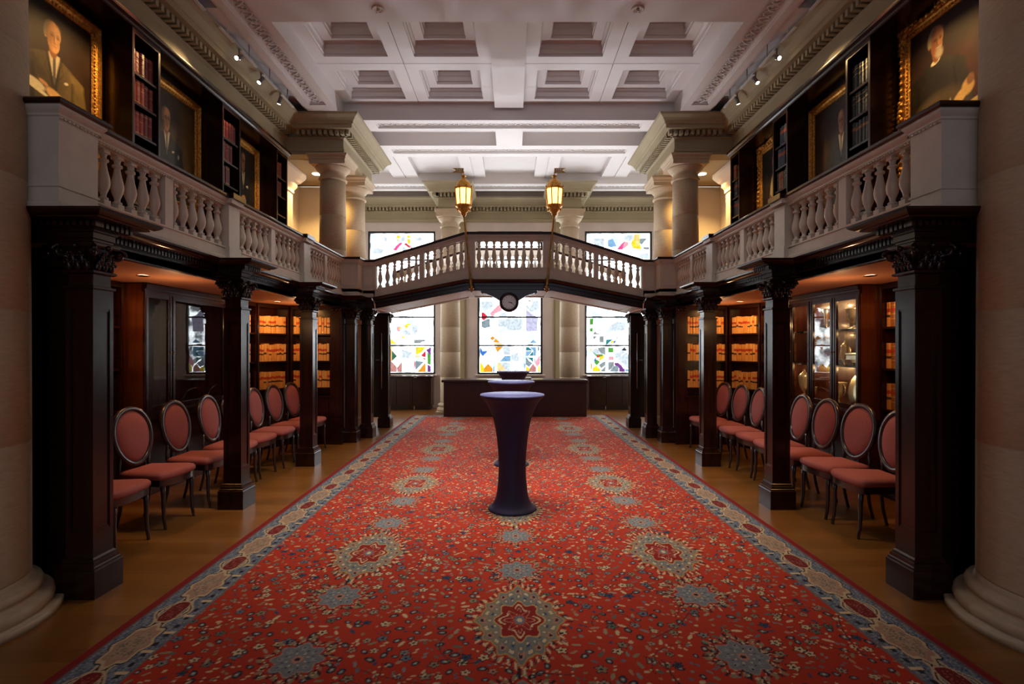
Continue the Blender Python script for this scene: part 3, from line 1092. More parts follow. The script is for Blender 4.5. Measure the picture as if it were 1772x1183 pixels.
def capital_mesh():
    m = MB()
    hw = 0.085
    m.lathe([(hw + .004, 0), (hw + .014, .006), (hw + .014, .018), (hw - .004, .024), (hw - .002, .12), (hw + .012, .165)], 4,
            square=True, smooth=False)
    m.lathe([(hw + .03, .165), (hw + .034, .175), (hw + .034, .19), (hw + .026, .197)], 4, square=True, smooth=False)
    for a in range(4):
        ang = a * PI / 2
        d = Vector((math.cos(ang), math.sin(ang), 0))
        e = Vector((-d.y, d.x, 0))
        for row, (z0, h, cnt, out) in enumerate(((.02, .075, 3, .022), (.05, .095, 2, .030))):
            for k in range(cnt):
                off = (k - (cnt - 1) / 2) * 0.056
                pts, rs = [], []
                for i in range(6):
                    t = i / 5
                    o = hw + 0.004 + out * t ** 2 + (0.008 if i == 5 else 0)
                    z = z0 + h * (t if i < 5 else 0.86)
                    pts.append(d * o + e * off + Vector((0, 0, z)))
                    rs.append((0.020, 0.024, 0.024, 0.020, 0.014, 0.009)[i] * 0.8)
                m.tube(pts, rs, 6)
                for q in (-1, 1):
                    m.ball(d * (hw + .012 + out * 0.5) + e * (off + q * .016) + Vector((0, 0, z0 + h * 0.62)), 0.010, 6)
        # fleuron in the middle and corner scrolls
        m.ball(d * (hw + .034) + Vector((0, 0, .168)), 0.02, 8)
        dg = (d + e).normalized()
        c = dg * (hw * 1.414 + .022) + Vector((0, 0, .138))
        m.tube(spiral(c, dg, (0, 0, 1), 0.044), [0.013] * 14 + [0.010] * 8, 6)
        w = dg.cross(Vector((0, 0, 1)))
        m.tube([c - w * 0.022, c + w * 0.022], [0.022, 0.022], 10)
        m.tube([c - w * 0.027, c + w * 0.027], [0.010, 0.010], 8)
        m.tube([dg * (hw * 1.2) + Vector((0, 0, .07)), dg * (hw * 1.32) + Vector((0, 0, .11)), c + Vector((0, 0, -.03))],
               [0.018, 0.016, 0.012], 6)
    return m.mesh('capital', M_WOOD)


def shaft_mesh():
    m = MB()
    hw = 0.077
    z0, z1 = 0.24, 2.02
    m.box(-hw, hw, -hw, hw, z0, z1, 0, bev=0.004)
    # raised frame leaves a sunken field on every face
    for a in range(4):
        m.xf = Matrix.Rotation(a * PI / 2, 4, 'Z')
        for q in (-1, 1):
            m.box(hw, hw + .008, q * (hw + .008) - (0.03 if q > 0 else 0), q * (hw + .008) + (0.0 if q > 0 else 0.03), z0, z1 - .10)
        m.box(hw, hw + .0079, -hw, hw, z0, z0 + .16)
        m.box(hw, hw + .0079, -hw, hw, z1 - .22, z1 - .10)
        for q in (-1, 1):
            m.box(hw, hw + .004, q * (hw - .024) - .005, q * (hw - .024) + .005, z0 + .17, z1 - .23)
        m.box(hw, hw + .004, -.055, .055, z0 + .16, z0 + .172)
        m.box(hw, hw + .004, -.055, .055, z1 - .232, z1 - .22)
    m.xf = None
    m.lathe([(hw + .008, z1 - .10), (hw + .018, z1 - .094), (hw + .018, z1 - .082), (hw + .002, z1 - .076)], 4, square=True,
            smooth=False)
    return m.mesh('shaft', M_WOOD)


def pbase_mesh():
    m = MB()
    m.lathe([(.122, 0), (.122, .172), (.118, .178), (.114, .18), (.114, .192), (.108, .197), (.106, .215), (.097, .22), (.097, .235),
             (.086, .245)], 4, square=True, smooth=False)
    return m.mesh('base', M_WOOD)


ME_CAP, ME_SH, ME_PB = capital_mesh(), shaft_mesh(), pbase_mesh()
PNAMES = ['first and nearest', 'second', 'third', 'fourth', 'fifth', 'sixth and furthest']
for s in (-1, 1):
    for i, (x, y) in enumerate([(2.645, 3.415), (2.645, 5.235), (2.645, 7.085), (2.60, 8.82), (2.455, 9.26), (2.42, 10.42)]):
        if i == 0:
            desc = 'nearest square mahogany pillar on the %s, beside the great stone column' % SIDE[s]
        elif i < 3:
            desc = '%s square mahogany pillar along the %s row of chairs' % (PNAMES[i], SIDE[s])
        elif i == 3:
            desc = 'square mahogany pillar just past the last chair on the %s' % SIDE[s]
        elif i == 4:
            desc = 'square mahogany pillar under the front %s corner of the footbridge' % SIDE[s]
        else:
            desc = 'square mahogany pillar beside the open dark door on the %s' % SIDE[s]
        t = thing('wooden_pillar', (s * x, y, 0), desc, 'pillar', 'mahogany pillars under the galleries')
        link('base', ME_PB, t)
        link('shaft', ME_SH, t)
        link('capital', ME_CAP, t, (0, 0, 2.018))

# dark door leaves standing open beside the last pillars
for s in (-1, 1):
    t = thing('door_%d' % (1 if s < 0 else 2), (s * 2.48, 10.22, 0), 'open dark wooden door with a long steel pull on the %s' % SIDE[s],
              'door', kind='structure')
    m = MB()
    m.box(-.17, .17, -.03, .03, 0.22, 2.15)
    m.box(-.10, .10, -.036, -.03, 0.35, 1.0)
    m.box(-.10, .10, -.036, -.03, 1.15, 2.0)
    m.build('leaf', M_WOOD, t)
    m = MB()
    m.tube([(-s * .055, -.075, 0.77), (-s * .055, -.075, 1.82)], .009, 8)
    for z in (0.85, 1.74):
        m.tube([(-s * .055, -.075, z), (-s * .055, -.03, z)], .006, 6)
    m.tube([(s * .0, -.05, 1.31), (s * .06, -.05, 1.31)], .008, 6)
    m.tube([(s * .0, -.05, 1.31), (s * .0, -.03, 1.31)], .008, 6)
    m.build('handle', M_CHROME, t)
    m = MB()
    m.lathe([(.20, 0), (.20, .17), (.19, .19), (.185, .22)], 4, square=True, smooth=False)
    m.xf = None
# ================================================================== BALUSTRADES AND FOOTBRIDGE


def bt(mb, name, mats, root):
    """build in world coordinates, parented to root"""
    o = mb.build(name, mats, root)
    o.location = -root.location
    return o


def baluster_mesh(h):
    m = MB()
    m.lathe([(.030, 0), (.030, .04)], 4, square=True, smooth=False)
    pr = [(.022, .04), (.030, .045), (.030, .055), (.017, .065), (.020, .085), (.036, .125), (.0415, .155), (.038, .19), (.027, .235),
          (.020, .275), (.0185, .29), (.030, .296), (.033, .304), (.030, .312), (.018, .318), (.019, .335), (.026, .350)]
    m.lathe([(r, z) for r, z in pr], 18)
    m.lathe([(.028, .350), (.028, .366), (.020, .372), (.020, .385)], 4, square=True, smooth=False)
    sc = h / 0.385
    m.v = [(x, y, z * sc) for x, y, z in m.v]
    return m.mesh('baluster', M_BAL)


def arcade(m, n, L, put, t=0.014):
    """scalloped plate over the balusters. put(u, z) -> (x, y, z) for the two faces"""
    pitch = L / n
    for i in range(n + 1):
        a0 = max(0, (i - 0.5) * pitch)
        a1 = min(L, (i + 0.5) * pitch)
        c = i * pitch
        poly = []
        # arch springing near the baluster tops, cusped underside
        K = 10
        for k in range(K + 1):
            u = a0 + (a1 - a0) * k / K
            d = abs(u - c) / (pitch / 2)
            z = -0.012 - 0.030 * d ** 3 - 0.006 * abs(math.sin(d * PI * 2.5))
            poly.append((u, z))
        if a1 - a0 < 1e-4:
            continue
        top = [(a1, 0.0), (a0, 0.0)]
        pts = poly + top
        vs = [put(u, z, -t) for u, z in pts] + [put(u, z, t) for u, z in pts]
        nn = len(pts)
        fs = [list(range(nn)), list(range(2 * nn - 1, nn - 1, -1))]
        for k in range(nn):
            fs.append([k, (k + 1) % nn, nn + (k + 1) % nn, nn + k])
        m.add(vs, fs)


ME_BAL = baluster_mesh(0.395)
HB = 0.83
for s in (-1, 1):
    root = thing('balustrade', (s * 2.74, 6.0, H + HB), 'ivory balustrade of the %s gallery with vase shaped balusters' % SIDE[s],
                 'balustrade')
    yn = 3.16 if s < 0 else 3.21
    path = [(4.1, yn), (2.63, yn), (2.63, 3.46), (2.70, 3.46), (2.70, 8.70), (2.46, 8.70), (2.46, 9.0), (2.26, 9.0)]
    m = MB(s)
    m.sweep(path, [(a, z + H) for a, z in [(-.12, .827), (.012, .827), (.012, .86), (0, .868), (0, .945), (.008, .95), (.008, .962),
                                           (-.12, .962)]], side=-1)
    bt(m, 'base_rail', M_BAL, root)
    m = MB(s)
    m.sweep(path, [(a, z + H) for a, z in [(-.115, 1.362), (0.0, 1.362), (.01, 1.368), (.01, 1.380), (.025, 1.395), (.034, 1.408),
                                           (.036, 1.423), (-.135, 1.423)]], side=-1)
    m.dentils(path[1:], -1, 0.0, 0.012, H + 1.352, H + 1.362, 0.014, 0.014)
    segs = [(3.46, 4.24), (4.34, 5.13), (5.33, 6.11), (6.21, 6.98), (7.20, 7.86), (7.96, 8.62)]
    for a, b in segs:
        arcade(m, 6, b - a, lambda u, z, t, a=a: (2.735 + t, a + u, H + 1.364 + z))
    bt(m, 'top_rail', M_BAL, root)
    m = MB(s)
    m.sweep(path, [(a, z + H) for a, z in [(-.15, 1.423), (.044, 1.423), (.056, 1.433), (.056, 1.449), (.044, 1.461), (-.15, 1.461)]],
            side=-1)
    for y0, y1 in ((5.11, 5.35), (6.96, 7.22)):
        m.box(2.61, 2.87, y0, y1, H + 1.424, H + 1.474)
    bt(m, 'handrail', M_WOODH, root)
    for k, (y0, y1) in enumerate(((4.24, 4.34), (5.13, 5.33), (6.11, 6.21), (6.98, 7.20), (7.86, 7.96))):
        m = MB(s)
        big = y1 - y0 > .15
        xo = 2.665 if big else 2.70
        m.box(xo, 2.81, y0, y1, H + .962, H + 1.362)
        if big:
            m.box(xo - .01, 2.82, y0 - .01, y1 + .01, H + .828, H + .965)
            m.box(xo - .035, 2.83, y0 - .015, y1 + .015, H + 1.38, H + 1.423)
        bt(m, 'pedestal', M_BAL, root)
    m = MB(s)
    m.box(2.63, 3.2, yn, 3.46, H + .962, H + 1.362)
    bt(m, 'pedestal', M_BAL, root)
    m = MB(s)
    m.box(2.46, 2.86, 8.70, 8.95, H + .90, H + 1.362)
    m.box(2.50, 2.78, 8.69, 8.70, H + 1.0, H + 1.32)
    m.box(2.70, 2.82, 8.62, 8.72, H + .90, H + 1.362)
    bt(m, 'pedestal', M_BAL, root)
    m = MB(s)
    m.box(2.26, 2.56, 9.0, 9.12, H + .90, H + 1.362)
    m.box(2.29, 2.44, 8.992, 9.0, H + 1.0, H + 1.32)
    bt(m, 'pedestal', M_BAL, root)
    for a, b in segs:
        for i in range(6):
            y = a + (b - a) * (i + 0.5) / 6
            o = link('baluster', ME_BAL, root)
            o.location = Vector((s * 2.745, y, H + .962)) - root.location

KN, XE = 0.73, 2.28


def kf(x):
    return min(1.0, max(0.0, (XE - abs(x)) / (XE - KN)))


STN = [-XE, -KN, KN, XE]


def band(m, y0, y1, za, sa, zb, sb, xs=None, mat_i=0):
    """sheared band between two heights that climb with the bridge"""
    xs = xs or STN
    poly = [(x, H + za + sa * kf(x)) for x in xs] + [(x, H + zb + sb * kf(x)) for x in reversed(xs)]
    n = len(xs)
    vs, fs = [], []
    for x in xs:
        lo, hi = H + za + sa * kf(x), H + zb + sb * kf(x)
        vs += [(x, y0, lo), (x, y1, lo), (x, y1, hi), (x, y0, hi)]
    for i in range(n - 1):
        for k in range(4):
            fs.append((i * 4 + k, i * 4 + (k + 1) % 4, i * 4 + 4 + (k + 1) % 4, i * 4 + 4 + k))
    fs.append((0, 1, 2, 3))
    fs.append((4 * n - 1, 4 * n - 2, 4 * n - 3, 4 * n - 4))
    m.add(vs, fs, mat_i)


root = thing('footbridge', (0, 9.8, H + .9), 'arched footbridge joining the two galleries, dark mahogany edge and white underside',
             'footbridge')
m = MB()
band(m, 9.13, 10.44, .668, .305, .820, .305)
for y0, y1 in ((9.135, 9.26), (10.30, 10.43)):
    band(m, y0, y1, .652, .305, .669, .305)
for x in (-2.24, -.78, .66, 2.12):
    band(m, 9.26, 10.30, .653, .305, .669, .305, [x, x + .12])
bt(m, 'deck', M_CREAM, root)
for nm, yy, sd in (('front_fascia', 9.12, 1), ('back_fascia', 10.45, -1)):
    m = MB()
    pth = [(x, yy) for x in STN]
    m.sweep(pth, [(a, z + H) for a, z in PROF_WOOD], side=sd, zf=lambda x: .305 * kf(x))
    fine = [(-XE + (2 * XE) * i / 60, yy) for i in range(61)]
    m.dentils(fine, sd, 0.03, 0.075, H + 0.740, H + 0.773, 0.022, 0.018, zf=lambda x: .305 * kf(x))
    bt(m, nm, M_WOODH, root)

for nm, yf, sg, lab in (('front', 9.0, 1, 'ivory balustrade on the near side of the arched footbridge'),
                        ('back', 10.56, -1, 'ivory balustrade on the far side of the arched footbridge, seen through the near one')):
    root = thing('balustrade', (0, yf, H + 1.0), lab, 'balustrade')
    m = MB()
    Y = lambda d: yf + sg * d

    def bd(m, d0, d1, *a, **k):
        y0, y1 = sorted((Y(d0), Y(d1)))
        band(m, y0, y1, *a, **k)
    bd(m, 0, .10, .828, .305, .962, .373)
    bd(m, -.012, 0, .828, .305, .862, .305)
    bd(m, -.008, 0, .95, .372, .962, .373)
    bt(m, 'base_rail', M_BAL, root)
    m = MB()
    bd(m, 0, .10, 1.362, .435, 1.423, .465)
    bd(m, -.01, .0, 1.370, .437, 1.423, .465)
    bd(m, -.032, -.01, 1.40, .455, 1.423, .465)
    groups = [(-2.24, -1.51, 6), (-1.43, -.75, 6), (-.57, .57, 9), (.75, 1.43, 6), (1.51, 2.24, 6)]
    for a, b, n in groups:
        arcade(m, n, b - a, lambda u, z, t, a=a: (a + u, Y(.045) + t, H + 1.364 + .435 * kf(a + u) + z * 1.3))
    bt(m, 'top_rail', M_BAL, root)
    m = MB()
    bd(m, -.045, .13, 1.423, .465, 1.461, .470)
    bt(m, 'handrail', M_WOODH, root)
    for a, b in ((-2.28, -2.24), (-1.51, -1.43), (-.75, -.57), (.57, .75), (1.43, 1.51), (2.24, 2.28)):
        m = MB()
        xs = [a, b]
        if a < -KN < b:
            xs = [a, -KN, b]
        if a < KN < b:
            xs = [a, KN, b]
        bd(m, -.004, .10, .95, .36, 1.372, .437, xs=xs)
        bt(m, 'pedestal', M_BAL, root)
    for a, b, n in groups:
        for i in range(n):
            x = a + (b - a) * (i + .5) / n
            o = link('baluster', ME_BAL, root)
            o.location = Vector((x, Y(.045), H + .962 + .373 * kf(x))) - root.location
            o.scale = (1, 1, (.395 + .062 * kf(x)) / .395)

# ---- hanging clock under the bridge
root = thing('hanging_clock', (0, 9.05, H + .76), 'round clock in a dark carved bracket hanging under the footbridge', 'clock')
m = MB()
pts = []
for i in range(11):
    t = i / 10
    pts.append((-.47 + .31 * t, .935 - .02 - .13 * (t ** 1.6)))
poly = [(-.47, .95)] + [(x, z) for x, z in pts] + [(-.12, .74), (.12, .74)] + [(-x, z) for x, z in reversed(pts)] + [(.47, .95)]
m.prism([(x, z + H) for x, z in poly], 'y', 9.06, 9.15)
for q in (-1, 1):
    m.tube(spiral((q * .455, 9.10, H + .925), (q, 0, 0), (0, 0, 1), .022, 1.3, 12), .010, 6)
bt(m, 'bracket', M_WOOD, root)
m = MB()
m.xf = Matrix.Translation((0, 9.05, H + .755)) @ Matrix.Rotation(PI / 2, 4, 'X')
m.lathe([(.0, -.07), (.155, -.07), (.165, -.04), (.165, .0), (.16, .025), (.145, .04), (.128, .042), (.118, .03), (.116, .02), (.0, .02)], 40)
bt(m, 'case', M_WOOD, root)
m = MB()
m.xf = Matrix.Translation((0, 9.05, H + .755)) @ Matrix.Rotation(PI / 2, 4, 'X')
m.lathe([(.0, .021), (.117, .021), (.117, .025), (.0, .025)], 40, smooth=False)
face = bt(m, 'face', mat('clock_face', (.86, .90, .84), .15, coat=.6), root)
m = MB()
for i in range(12):
    a = i * PI / 6
    m.xf = Matrix.Translation((0, 9.022, H + .755)) @ Matrix.Rotation(a, 4, 'Y')
    m.box(-.003, .003, 0, .002, .088, .108)
for a, l, w in ((1.75, .055, .005), (2.0, .09, .003)):
    m.xf = Matrix.Translation((0, 9.019, H + .755)) @ Matrix.Rotation(a, 4, 'Y')
    m.box(-w, w, 0, .002, -.012, l)
bt(m, 'hands', M_BLACK, root)

# ---- lantern poles
for s in (-1, 1):
    root = thing('lantern_pole', (s * .62, 8.86, H + .957),
                 'brass lantern pole with pennant leaning %s from the footbridge' % SIDE[s], 'lantern', 'lantern poles of the footbridge')
    A, B = Vector((s * .62, 8.86, H + .957)), Vector((s * .745, 8.84, H + 2.17))
    d = (B - A)
    m = MB()
    prof = [(0, .030), (.012, .034), (.03, .030), (.05, .018), (.07, .024), (.10, .020), (.22, .013), (.4, .013), (.42, .018), (.44, .013),
            (.78, .013), (.80, .018), (.82, .013), (.97, .012), (1.0, .02)]
    m.tube([A + d * t for t, r in prof], [r * 1.3 for t, r in prof], 12)
    m.ball(A + Vector((0, 0, -.02)), .032, 10)
    bt(m, 'pole', M_BRASS, root)
    m = MB()
    for t in (.16, .80):
        p = A + d * t
        mk = MB()
        mk.tube([p, (p.x, 9.0, p.z)], .008, 6)
        mk.tube([(p.x - .03, 8.99, p.z), (p.x + .03, 8.99, p.z)], .012, 6)
        bt(mk, 'bracket', M_BRASS, root)
    for i in range(1):
        p, q = A + d * .36, Vector((A.x + s * .13, 8.98, H + 1.45))
        m.tube([q, q + Vector((-s * .03, -.02, -.06)), q + Vector((-s * .08, -.05, -.09)), p], .004, 5)
    bt(m, 'cable', M_BRASS, root)
    c = Vector((s * .75, 8.84, 0))
    lan = MB()
    lan.xf = Matrix.Translation(c)
    oct_ = 8
    lan.lathe([(.02, H + 2.16), (.05, H + 2.19), (.045, H + 2.21), (.075, H + 2.235), (.105, H + 2.275), (.10, H + 2.29), (.125, H + 2.31),
               (.135, H + 2.33), (.128, H + 2.345), (.10, H + 2.345)], 16)
    lan.lathe([(.135, H + 2.60), (.148, H + 2.62), (.135, H + 2.635), (.13, H + 2.66), (.105, H + 2.71), (.068, H + 2.755), (.03, H + 2.785),
               (.022, H + 2.80), (.04, H + 2.815), (.045, H + 2.825), (.02, H + 2.835), (.008, H + 2.85), (.006, H + 2.90), (.0, H + 2.905)], 16)
    for i in range(8):
        a = i * PI / 4 + PI / 8
        u = Vector((math.cos(a), math.sin(a), 0))
        lan.tube([u * .120 + Vector((0, 0, H + 2.33)), u * .145 + Vector((0, 0, H + 2.61))], .010, 6)
        lan.ball(u * .150 + Vector((0, 0, H + 2.635)), .016, 6)
        lan.ball(u * .135 + Vector((0, 0, H + 2.33)), .014, 6)
        lan.ball(u * .11 + Vector((0, 0, H + 2.265)), .017, 6)
    for zz, rr in ((2.40, .128), (2.54, .140)):
        for i in range(8):
            a = i * PI / 4
            u = Vector((math.cos(a), math.sin(a), 0))
    lo = bt(lan, 'lantern', M_GILT, root)
    g = MB()
    g.xf = Matrix.Translation(c) @ Matrix.Rotation(PI / 8, 4, 'Z')
    g.lathe([(.112, H + 2.345), (.134, H + 2.605)], 8, smooth=False)
    go = g.build('glass', M_LANTERN, lo)
    m = MB()
    z0 = H + 2.87
    X = lambda t: c.x - s * -1 * 0 + t
    dr = s if s > 0 else -1
    pts = [(0, 0), (.19, .01), (.13, .048), (.195, .085), (0, .085)]
    m.prism([(c.x + dr * a, z0 + b) for a, b in pts], 'y', c.y - .003, c.y + .003)
    # pierced marks on the pennant
    pen = bt(m, 'pennant', M_BRASS, root)
    m = MB()
    for k in range(3):
        x0 = c.x + dr * (.03 + k * .032)
        a, b = sorted((x0, x0 + dr * .022))
        m.box(a, b, c.y - .0045, c.y - .003, z0 + .05, z0 + .072)
        m.box(a, b, c.y - .0045, c.y - .003, z0 + .018, z0 + .024)
        m.box((a + b) / 2 - .003, (a + b) / 2 + .003, c.y - .0045, c.y - .003, z0 + .024, z0 + .05)
    m.build('pennant_marks', M_WHITE, pen)

# ================================================================== CARPET
CW, CY0, CY1 = 2.21, 1.75, 12.2


def make_carpet():
    g = 0.006
    nx = int(2 * CW / g) + 1
    ny = int((CY1 - CY0) / g) + 1
    u = (np.arange(nx) * g - CW)
    v = (np.arange(ny) * g + CY0)
    U, V = np.meshgrid(u, v)
    img = np.zeros((ny, nx, 3), np.float32)
    red = np.array([0.54, 0.040, 0.012])
    n1 = np.sin(U * 3.1 + np.sin(V * 2.3)) * np.cos(V * 1.9 + U * 1.3)
    img[:] = red * (1 + 0.10 * n1[..., None])
    cream = (0.76, 0.57, 0.32)
    olive = (0.34, 0.27, 0.15)
    gblue = (0.17, 0.20, 0.24)
    blue = (0.04, 0.075, 0.15)
    dark = (0.025, 0.018, 0.028)
    pinkc = (0.56, 0.27, 0.17)
    dred = (0.20, 0.014, 0.010)
    sand = (0.46, 0.34, 0.22)
    grn = (0.14, 0.17, 0.13)
    orange = (0.62, 0.26, 0.05)
    grey = (0.30, 0.28, 0.25)

    def paint(m, c):
        img[m] = c

    def stamp(cx, cy, R, fn):
        i0, i1 = int((cx - R + CW) / g), int((cx + R + CW) / g) + 1
        j0, j1 = int((cy - R - CY0) / g), int((cy + R - CY0) / g) + 1
        i0, j0, i1, j1 = max(i0, 0), max(j0, 0), min(i1, nx), min(j1, ny)
        if i0 >= i1 or j0 >= j1:
            return
        fn(img[j0:j1, i0:i1], U[j0:j1, i0:i1] - cx, V[j0:j1, i0:i1] - cy)

    # scattered sprigs
    r = np.random.default_rng(5)
    petal = [cream, cream, sand, olive, gblue, grey, pinkc, cream, olive, blue, grn]
    step = 0.072
    yy = CY0
    row = 0
    while yy < CY1:
        xx = -CW + (row % 2) * step / 2
        while xx < CW:
            cx, cy = xx + r.uniform(-.021, .021), yy + r.uniform(-.021, .021)
            kind = r.integers(0, 5)
            col = petal[r.integers(0, len(petal))]
            ang = r.uniform(0, PI)
            sz = r.uniform(0.8, 1.25)

            def fn(I, X, Y, kind=kind, col=col, ang=ang, sz=sz):
                c, s_ = math.cos(ang), math.sin(ang)
                a, b = X * c + Y * s_, -X * s_ + Y * c
                if kind == 0:      # five petal flower, dark heart
                    q = np.hypot(a, b) / (.020 * sz) * (1 + .25 * np.cos(5 * np.arctan2(b, a)))
                    I[q < 1.25] = dark
                    I[q < 1.0] = col
                    I[q < .35] = dark
                elif kind == 1:    # leaf
                    q = np.hypot(a / (.024 * sz), b / (.009 * sz))
                    I[q < 1.0] = col
                elif kind == 2:    # dark blue flower with pale rim
                    q = np.hypot(a / (.020 * sz), b / (.014 * sz))
                    I[q < 1.2] = dark
                    I[q < .75] = gblue
                    I[q < .35] = cream
                elif kind == 3:    # two leaves
                    for o in (-.011, .011):
                        q = np.hypot((a - o) / (.012 * sz), (b - o * .8) / (.0065 * sz))
                        I[q < 1.0] = col
                else:
                    q = np.hypot(a / (.014 * sz), b / (.010 * sz))
                    I[q < 1.0] = col
            stamp(cx, cy, .034, fn)
            xx += step
        yy += step * .8
        row += 1
    # dark stems
    for k in range(260):
        cx, cy = r.uniform(-1.8, 1.8), r.uniform(CY0, CY1)
        a0, cur = r.uniform(0, 2 * PI), r.uniform(-3, 3)
        x, y, a = cx, cy, a0
        for i in range(60):
            x += math.cos(a) * .007
            y += math.sin(a) * .007
            a += cur * .02
            ii, jj = int((x + CW) / g), int((y - CY0) / g)
            if 0 <= ii < nx and 0 <= jj < ny:
                img[jj, ii] = dark if k % 2 else dred
            if i % 9 == 4:
                for q in (-1, 1):
                    ii, jj = int((x + math.cos(a + q * 1.2) * .014 + CW) / g), int((y + math.sin(a + q * 1.2) * .014 - CY0) / g)
                    if 1 <= ii < nx - 1 and 1 <= jj < ny - 1:
                        img[jj:jj + 2, ii:ii + 2] = cream if k % 3 else grn

    def big(I, X, Y):
        th = np.arctan2(Y / .40, X / .235)
        q = (np.abs(X / .238) ** 1.45 + np.abs(Y / .405) ** 1.45) ** (1 / 1.45)
        L = 1 + .055 * np.cos(12 * th) + .025 * np.cos(24 * th) - .02
        q = q / L
        ringq = (q > 1.08) & (q < 1.22)
        I[ringq & (np.sin(th * 40) > .55)] = cream
        I[ringq & (np.sin(th * 40) < -.85)] = dark
        I[q < 1.04] = (0.50, 0.31, 0.10)
        I[q < .99] = (0.26, 0.24, 0.19)
        I[(q < .99) & (np.abs(np.sin(th)) > .72)] = (0.20, 0.22, 0.215)
        I[(q < .97) & (np.abs(np.cos(12 * th)) < .25) & (q > .62)] = (0.34, 0.25, 0.14)
        I[(np.cos(12 * th) > .45) & (np.abs(q - .84) < .065)] = pinkc
        I[(np.cos(12 * th) > .86) & (np.abs(q - .84) < .035)] = dark
        I[(np.cos(12 * th + PI) > .70) & (np.abs(q - .90) < .04)] = cream
        I[(np.cos(12 * th + PI) > .80) & (np.abs(q - .74) < .03)] = blue
        I[(np.cos(24 * th) > .7) & (np.abs(q - .67) < .03)] = cream
        q2 = np.hypot(X / .128, Y / .20) / (1 + .10 * np.cos(8 * th) - .05 * np.abs(np.sin(4 * th)))
        I[q2 < 1.08] = (0.60, 0.40, 0.16)
        I[q2 < 1.0] = (0.30, 0.014, 0.008)
        I[(np.abs(q2 - .72 - .10 * np.cos(4 * th)) < .05) & (np.cos(4 * th + .6) > -.3)] = cream
        I[(np.abs(q2 - .50 - .12 * np.cos(8 * th)) < .04)] = pinkc
        I[q2 < .33] = red
        I[q2 < .26] = gblue
        I[q2 < .12] = cream

    def small(I, X, Y):
        th = np.arctan2(Y, X)
        q = np.hypot(X / .112, Y / .125) / (1 + .13 * np.cos(8 * th))
        rq = (q > 1.18) & (q < 1.62)
        I[rq & (np.sin(th * 22) > .25) & (np.sin(q * 14) > -.3)] = olive
        I[rq & (np.sin(th * 22) < -.75)] = dark
        I[(q > 1.28) & (q < 1.36) & (np.sin(th * 44) > 0)] = cream
        I[q < 1.08] = (0.42, 0.30, 0.24)
        I[q < 1.0] = (0.22, 0.235, 0.245)
        I[(np.cos(8 * th) > .4) & (np.abs(q - .66) < .12)] = (0.33, 0.33, 0.31)
        I[(np.cos(16 * th) > .8) & (np.abs(q - .72) < .05)] = dark
        I[(np.cos(8 * th) < -.8) & (np.abs(q - .5) < .07)] = cream
        I[q < .26] = pinkc
        I[q < .12] = dark

    P0 = 2.05
    for col, x0 in ((0, 0.0), (1, -1.11), (1, 1.11)):
        b0 = 3.03 if col == 0 else 4.03
        for k in range(-3, 8):
            y = b0 + k * P0
            stamp(x0, y, .64, big)
            for dy in (.68, 1.35):
                stamp(x0, y + dy, .22, small)

    # border
    E = np.minimum(CW - np.abs(U), np.minimum(CY1 - V, V - (CY0 - 0.0)))
    along = np.where((CW - np.abs(U)) <= np.minimum(CY1 - V, V - CY0), V, U)
    m = E < .355
    img[m] = gblue
    nz = np.sin(U * 170 + 2 * np.sin(V * 90)) * np.sin(V * 150 + 2 * np.sin(U * 70))
    img[m & (nz > .55)] = (0.33, 0.36, 0.37)
    img[m & (nz < -.6)] = blue
    img[m & (np.abs(E - .31) < .012) & (np.sin(along * 70) > .3)] = dark
    img[m & (np.abs(E - .31) < .03) & (np.sin(along * 35) > .93)] = cream
    c = .19
    w = E - c
    per = .70
    ph = np.mod(along + per / 2, per) - per / 2          # 0 at centre of the pale cartouche
    ph2 = np.mod(along, per) - per / 2                   # 0 at centre of the dark cartouche
    lob = 1 + .10 * np.cos(np.arctan2(w / .095, ph / .19) * 8)
    qa = np.hypot(ph / .19, w / .085) / lob
    arms = (np.abs(np.abs(w) - .055 - .03 * np.cos(ph2 * 22)) < .017) & (np.abs(ph2) < .2)
    img[m & arms] = (0.62, 0.47, 0.28)
    img[m & (np.abs(np.abs(w) - .055 - .03 * np.cos(ph2 * 22)) < .004) & (np.abs(ph2) < .2)] = dark
    img[m & (qa < 1.15)] = dark
    img[m & (qa < 1.08)] = (0.62, 0.47, 0.28)
    img[m & (qa < .92)] = (0.45, 0.26, 0.17)
    img[m & (qa < .75) & (nz > .2)] = sand
    img[m & (qa < .7) & (nz < -.45)] = grn
    qb = (np.abs(ph2 / .115) ** 3 + np.abs(w / .050) ** 3)
    img[m & (qb < 1.35)] = (0.62, 0.47, 0.28)
    img[m & (qb < 1.0)] = dred
    img[m & (qb < .5) & (nz > .4)] = (0.35, 0.10, 0.08)
    img[E < .052] = (0.26, 0.012, 0.010)
    img[np.abs(E - .052) < .006] = (0.18, 0.11, 0.10)
    img[np.abs(E - .352) < .006] = (0.20, 0.16, 0.16)

    # vertices: every cell near the viewer, every second row far away
    ysplit = int((5.6 - CY0) / g)
    rows = list(range(0, ysplit)) + list(range(ysplit, ny, 2))
    cols = list(range(nx))
    rows = np.array(rows)
    A = img[rows][:, cols].copy()
    far = rows >= ysplit
    nxt = np.minimum(rows + 1, ny - 1)
    A[far] = (img[rows[far]][:, cols] + img[nxt[far]][:, cols]) / 2
    NR, NC = len(rows), len(cols)
    co = np.zeros((NR, NC, 3), np.float32)
    co[..., 0] = u[cols][None, :]
    co[..., 1] = (v[rows] - CY0)[:, None]
    co[..., 2] = 0.012
    idx = np.arange(NR * NC).reshape(NR, NC)
    q = np.stack([idx[:-1, :-1], idx[:-1, 1:], idx[1:, 1:], idx[1:, :-1]], -1).reshape(-1, 4)
    me = bpy.data.meshes.new('carpet')
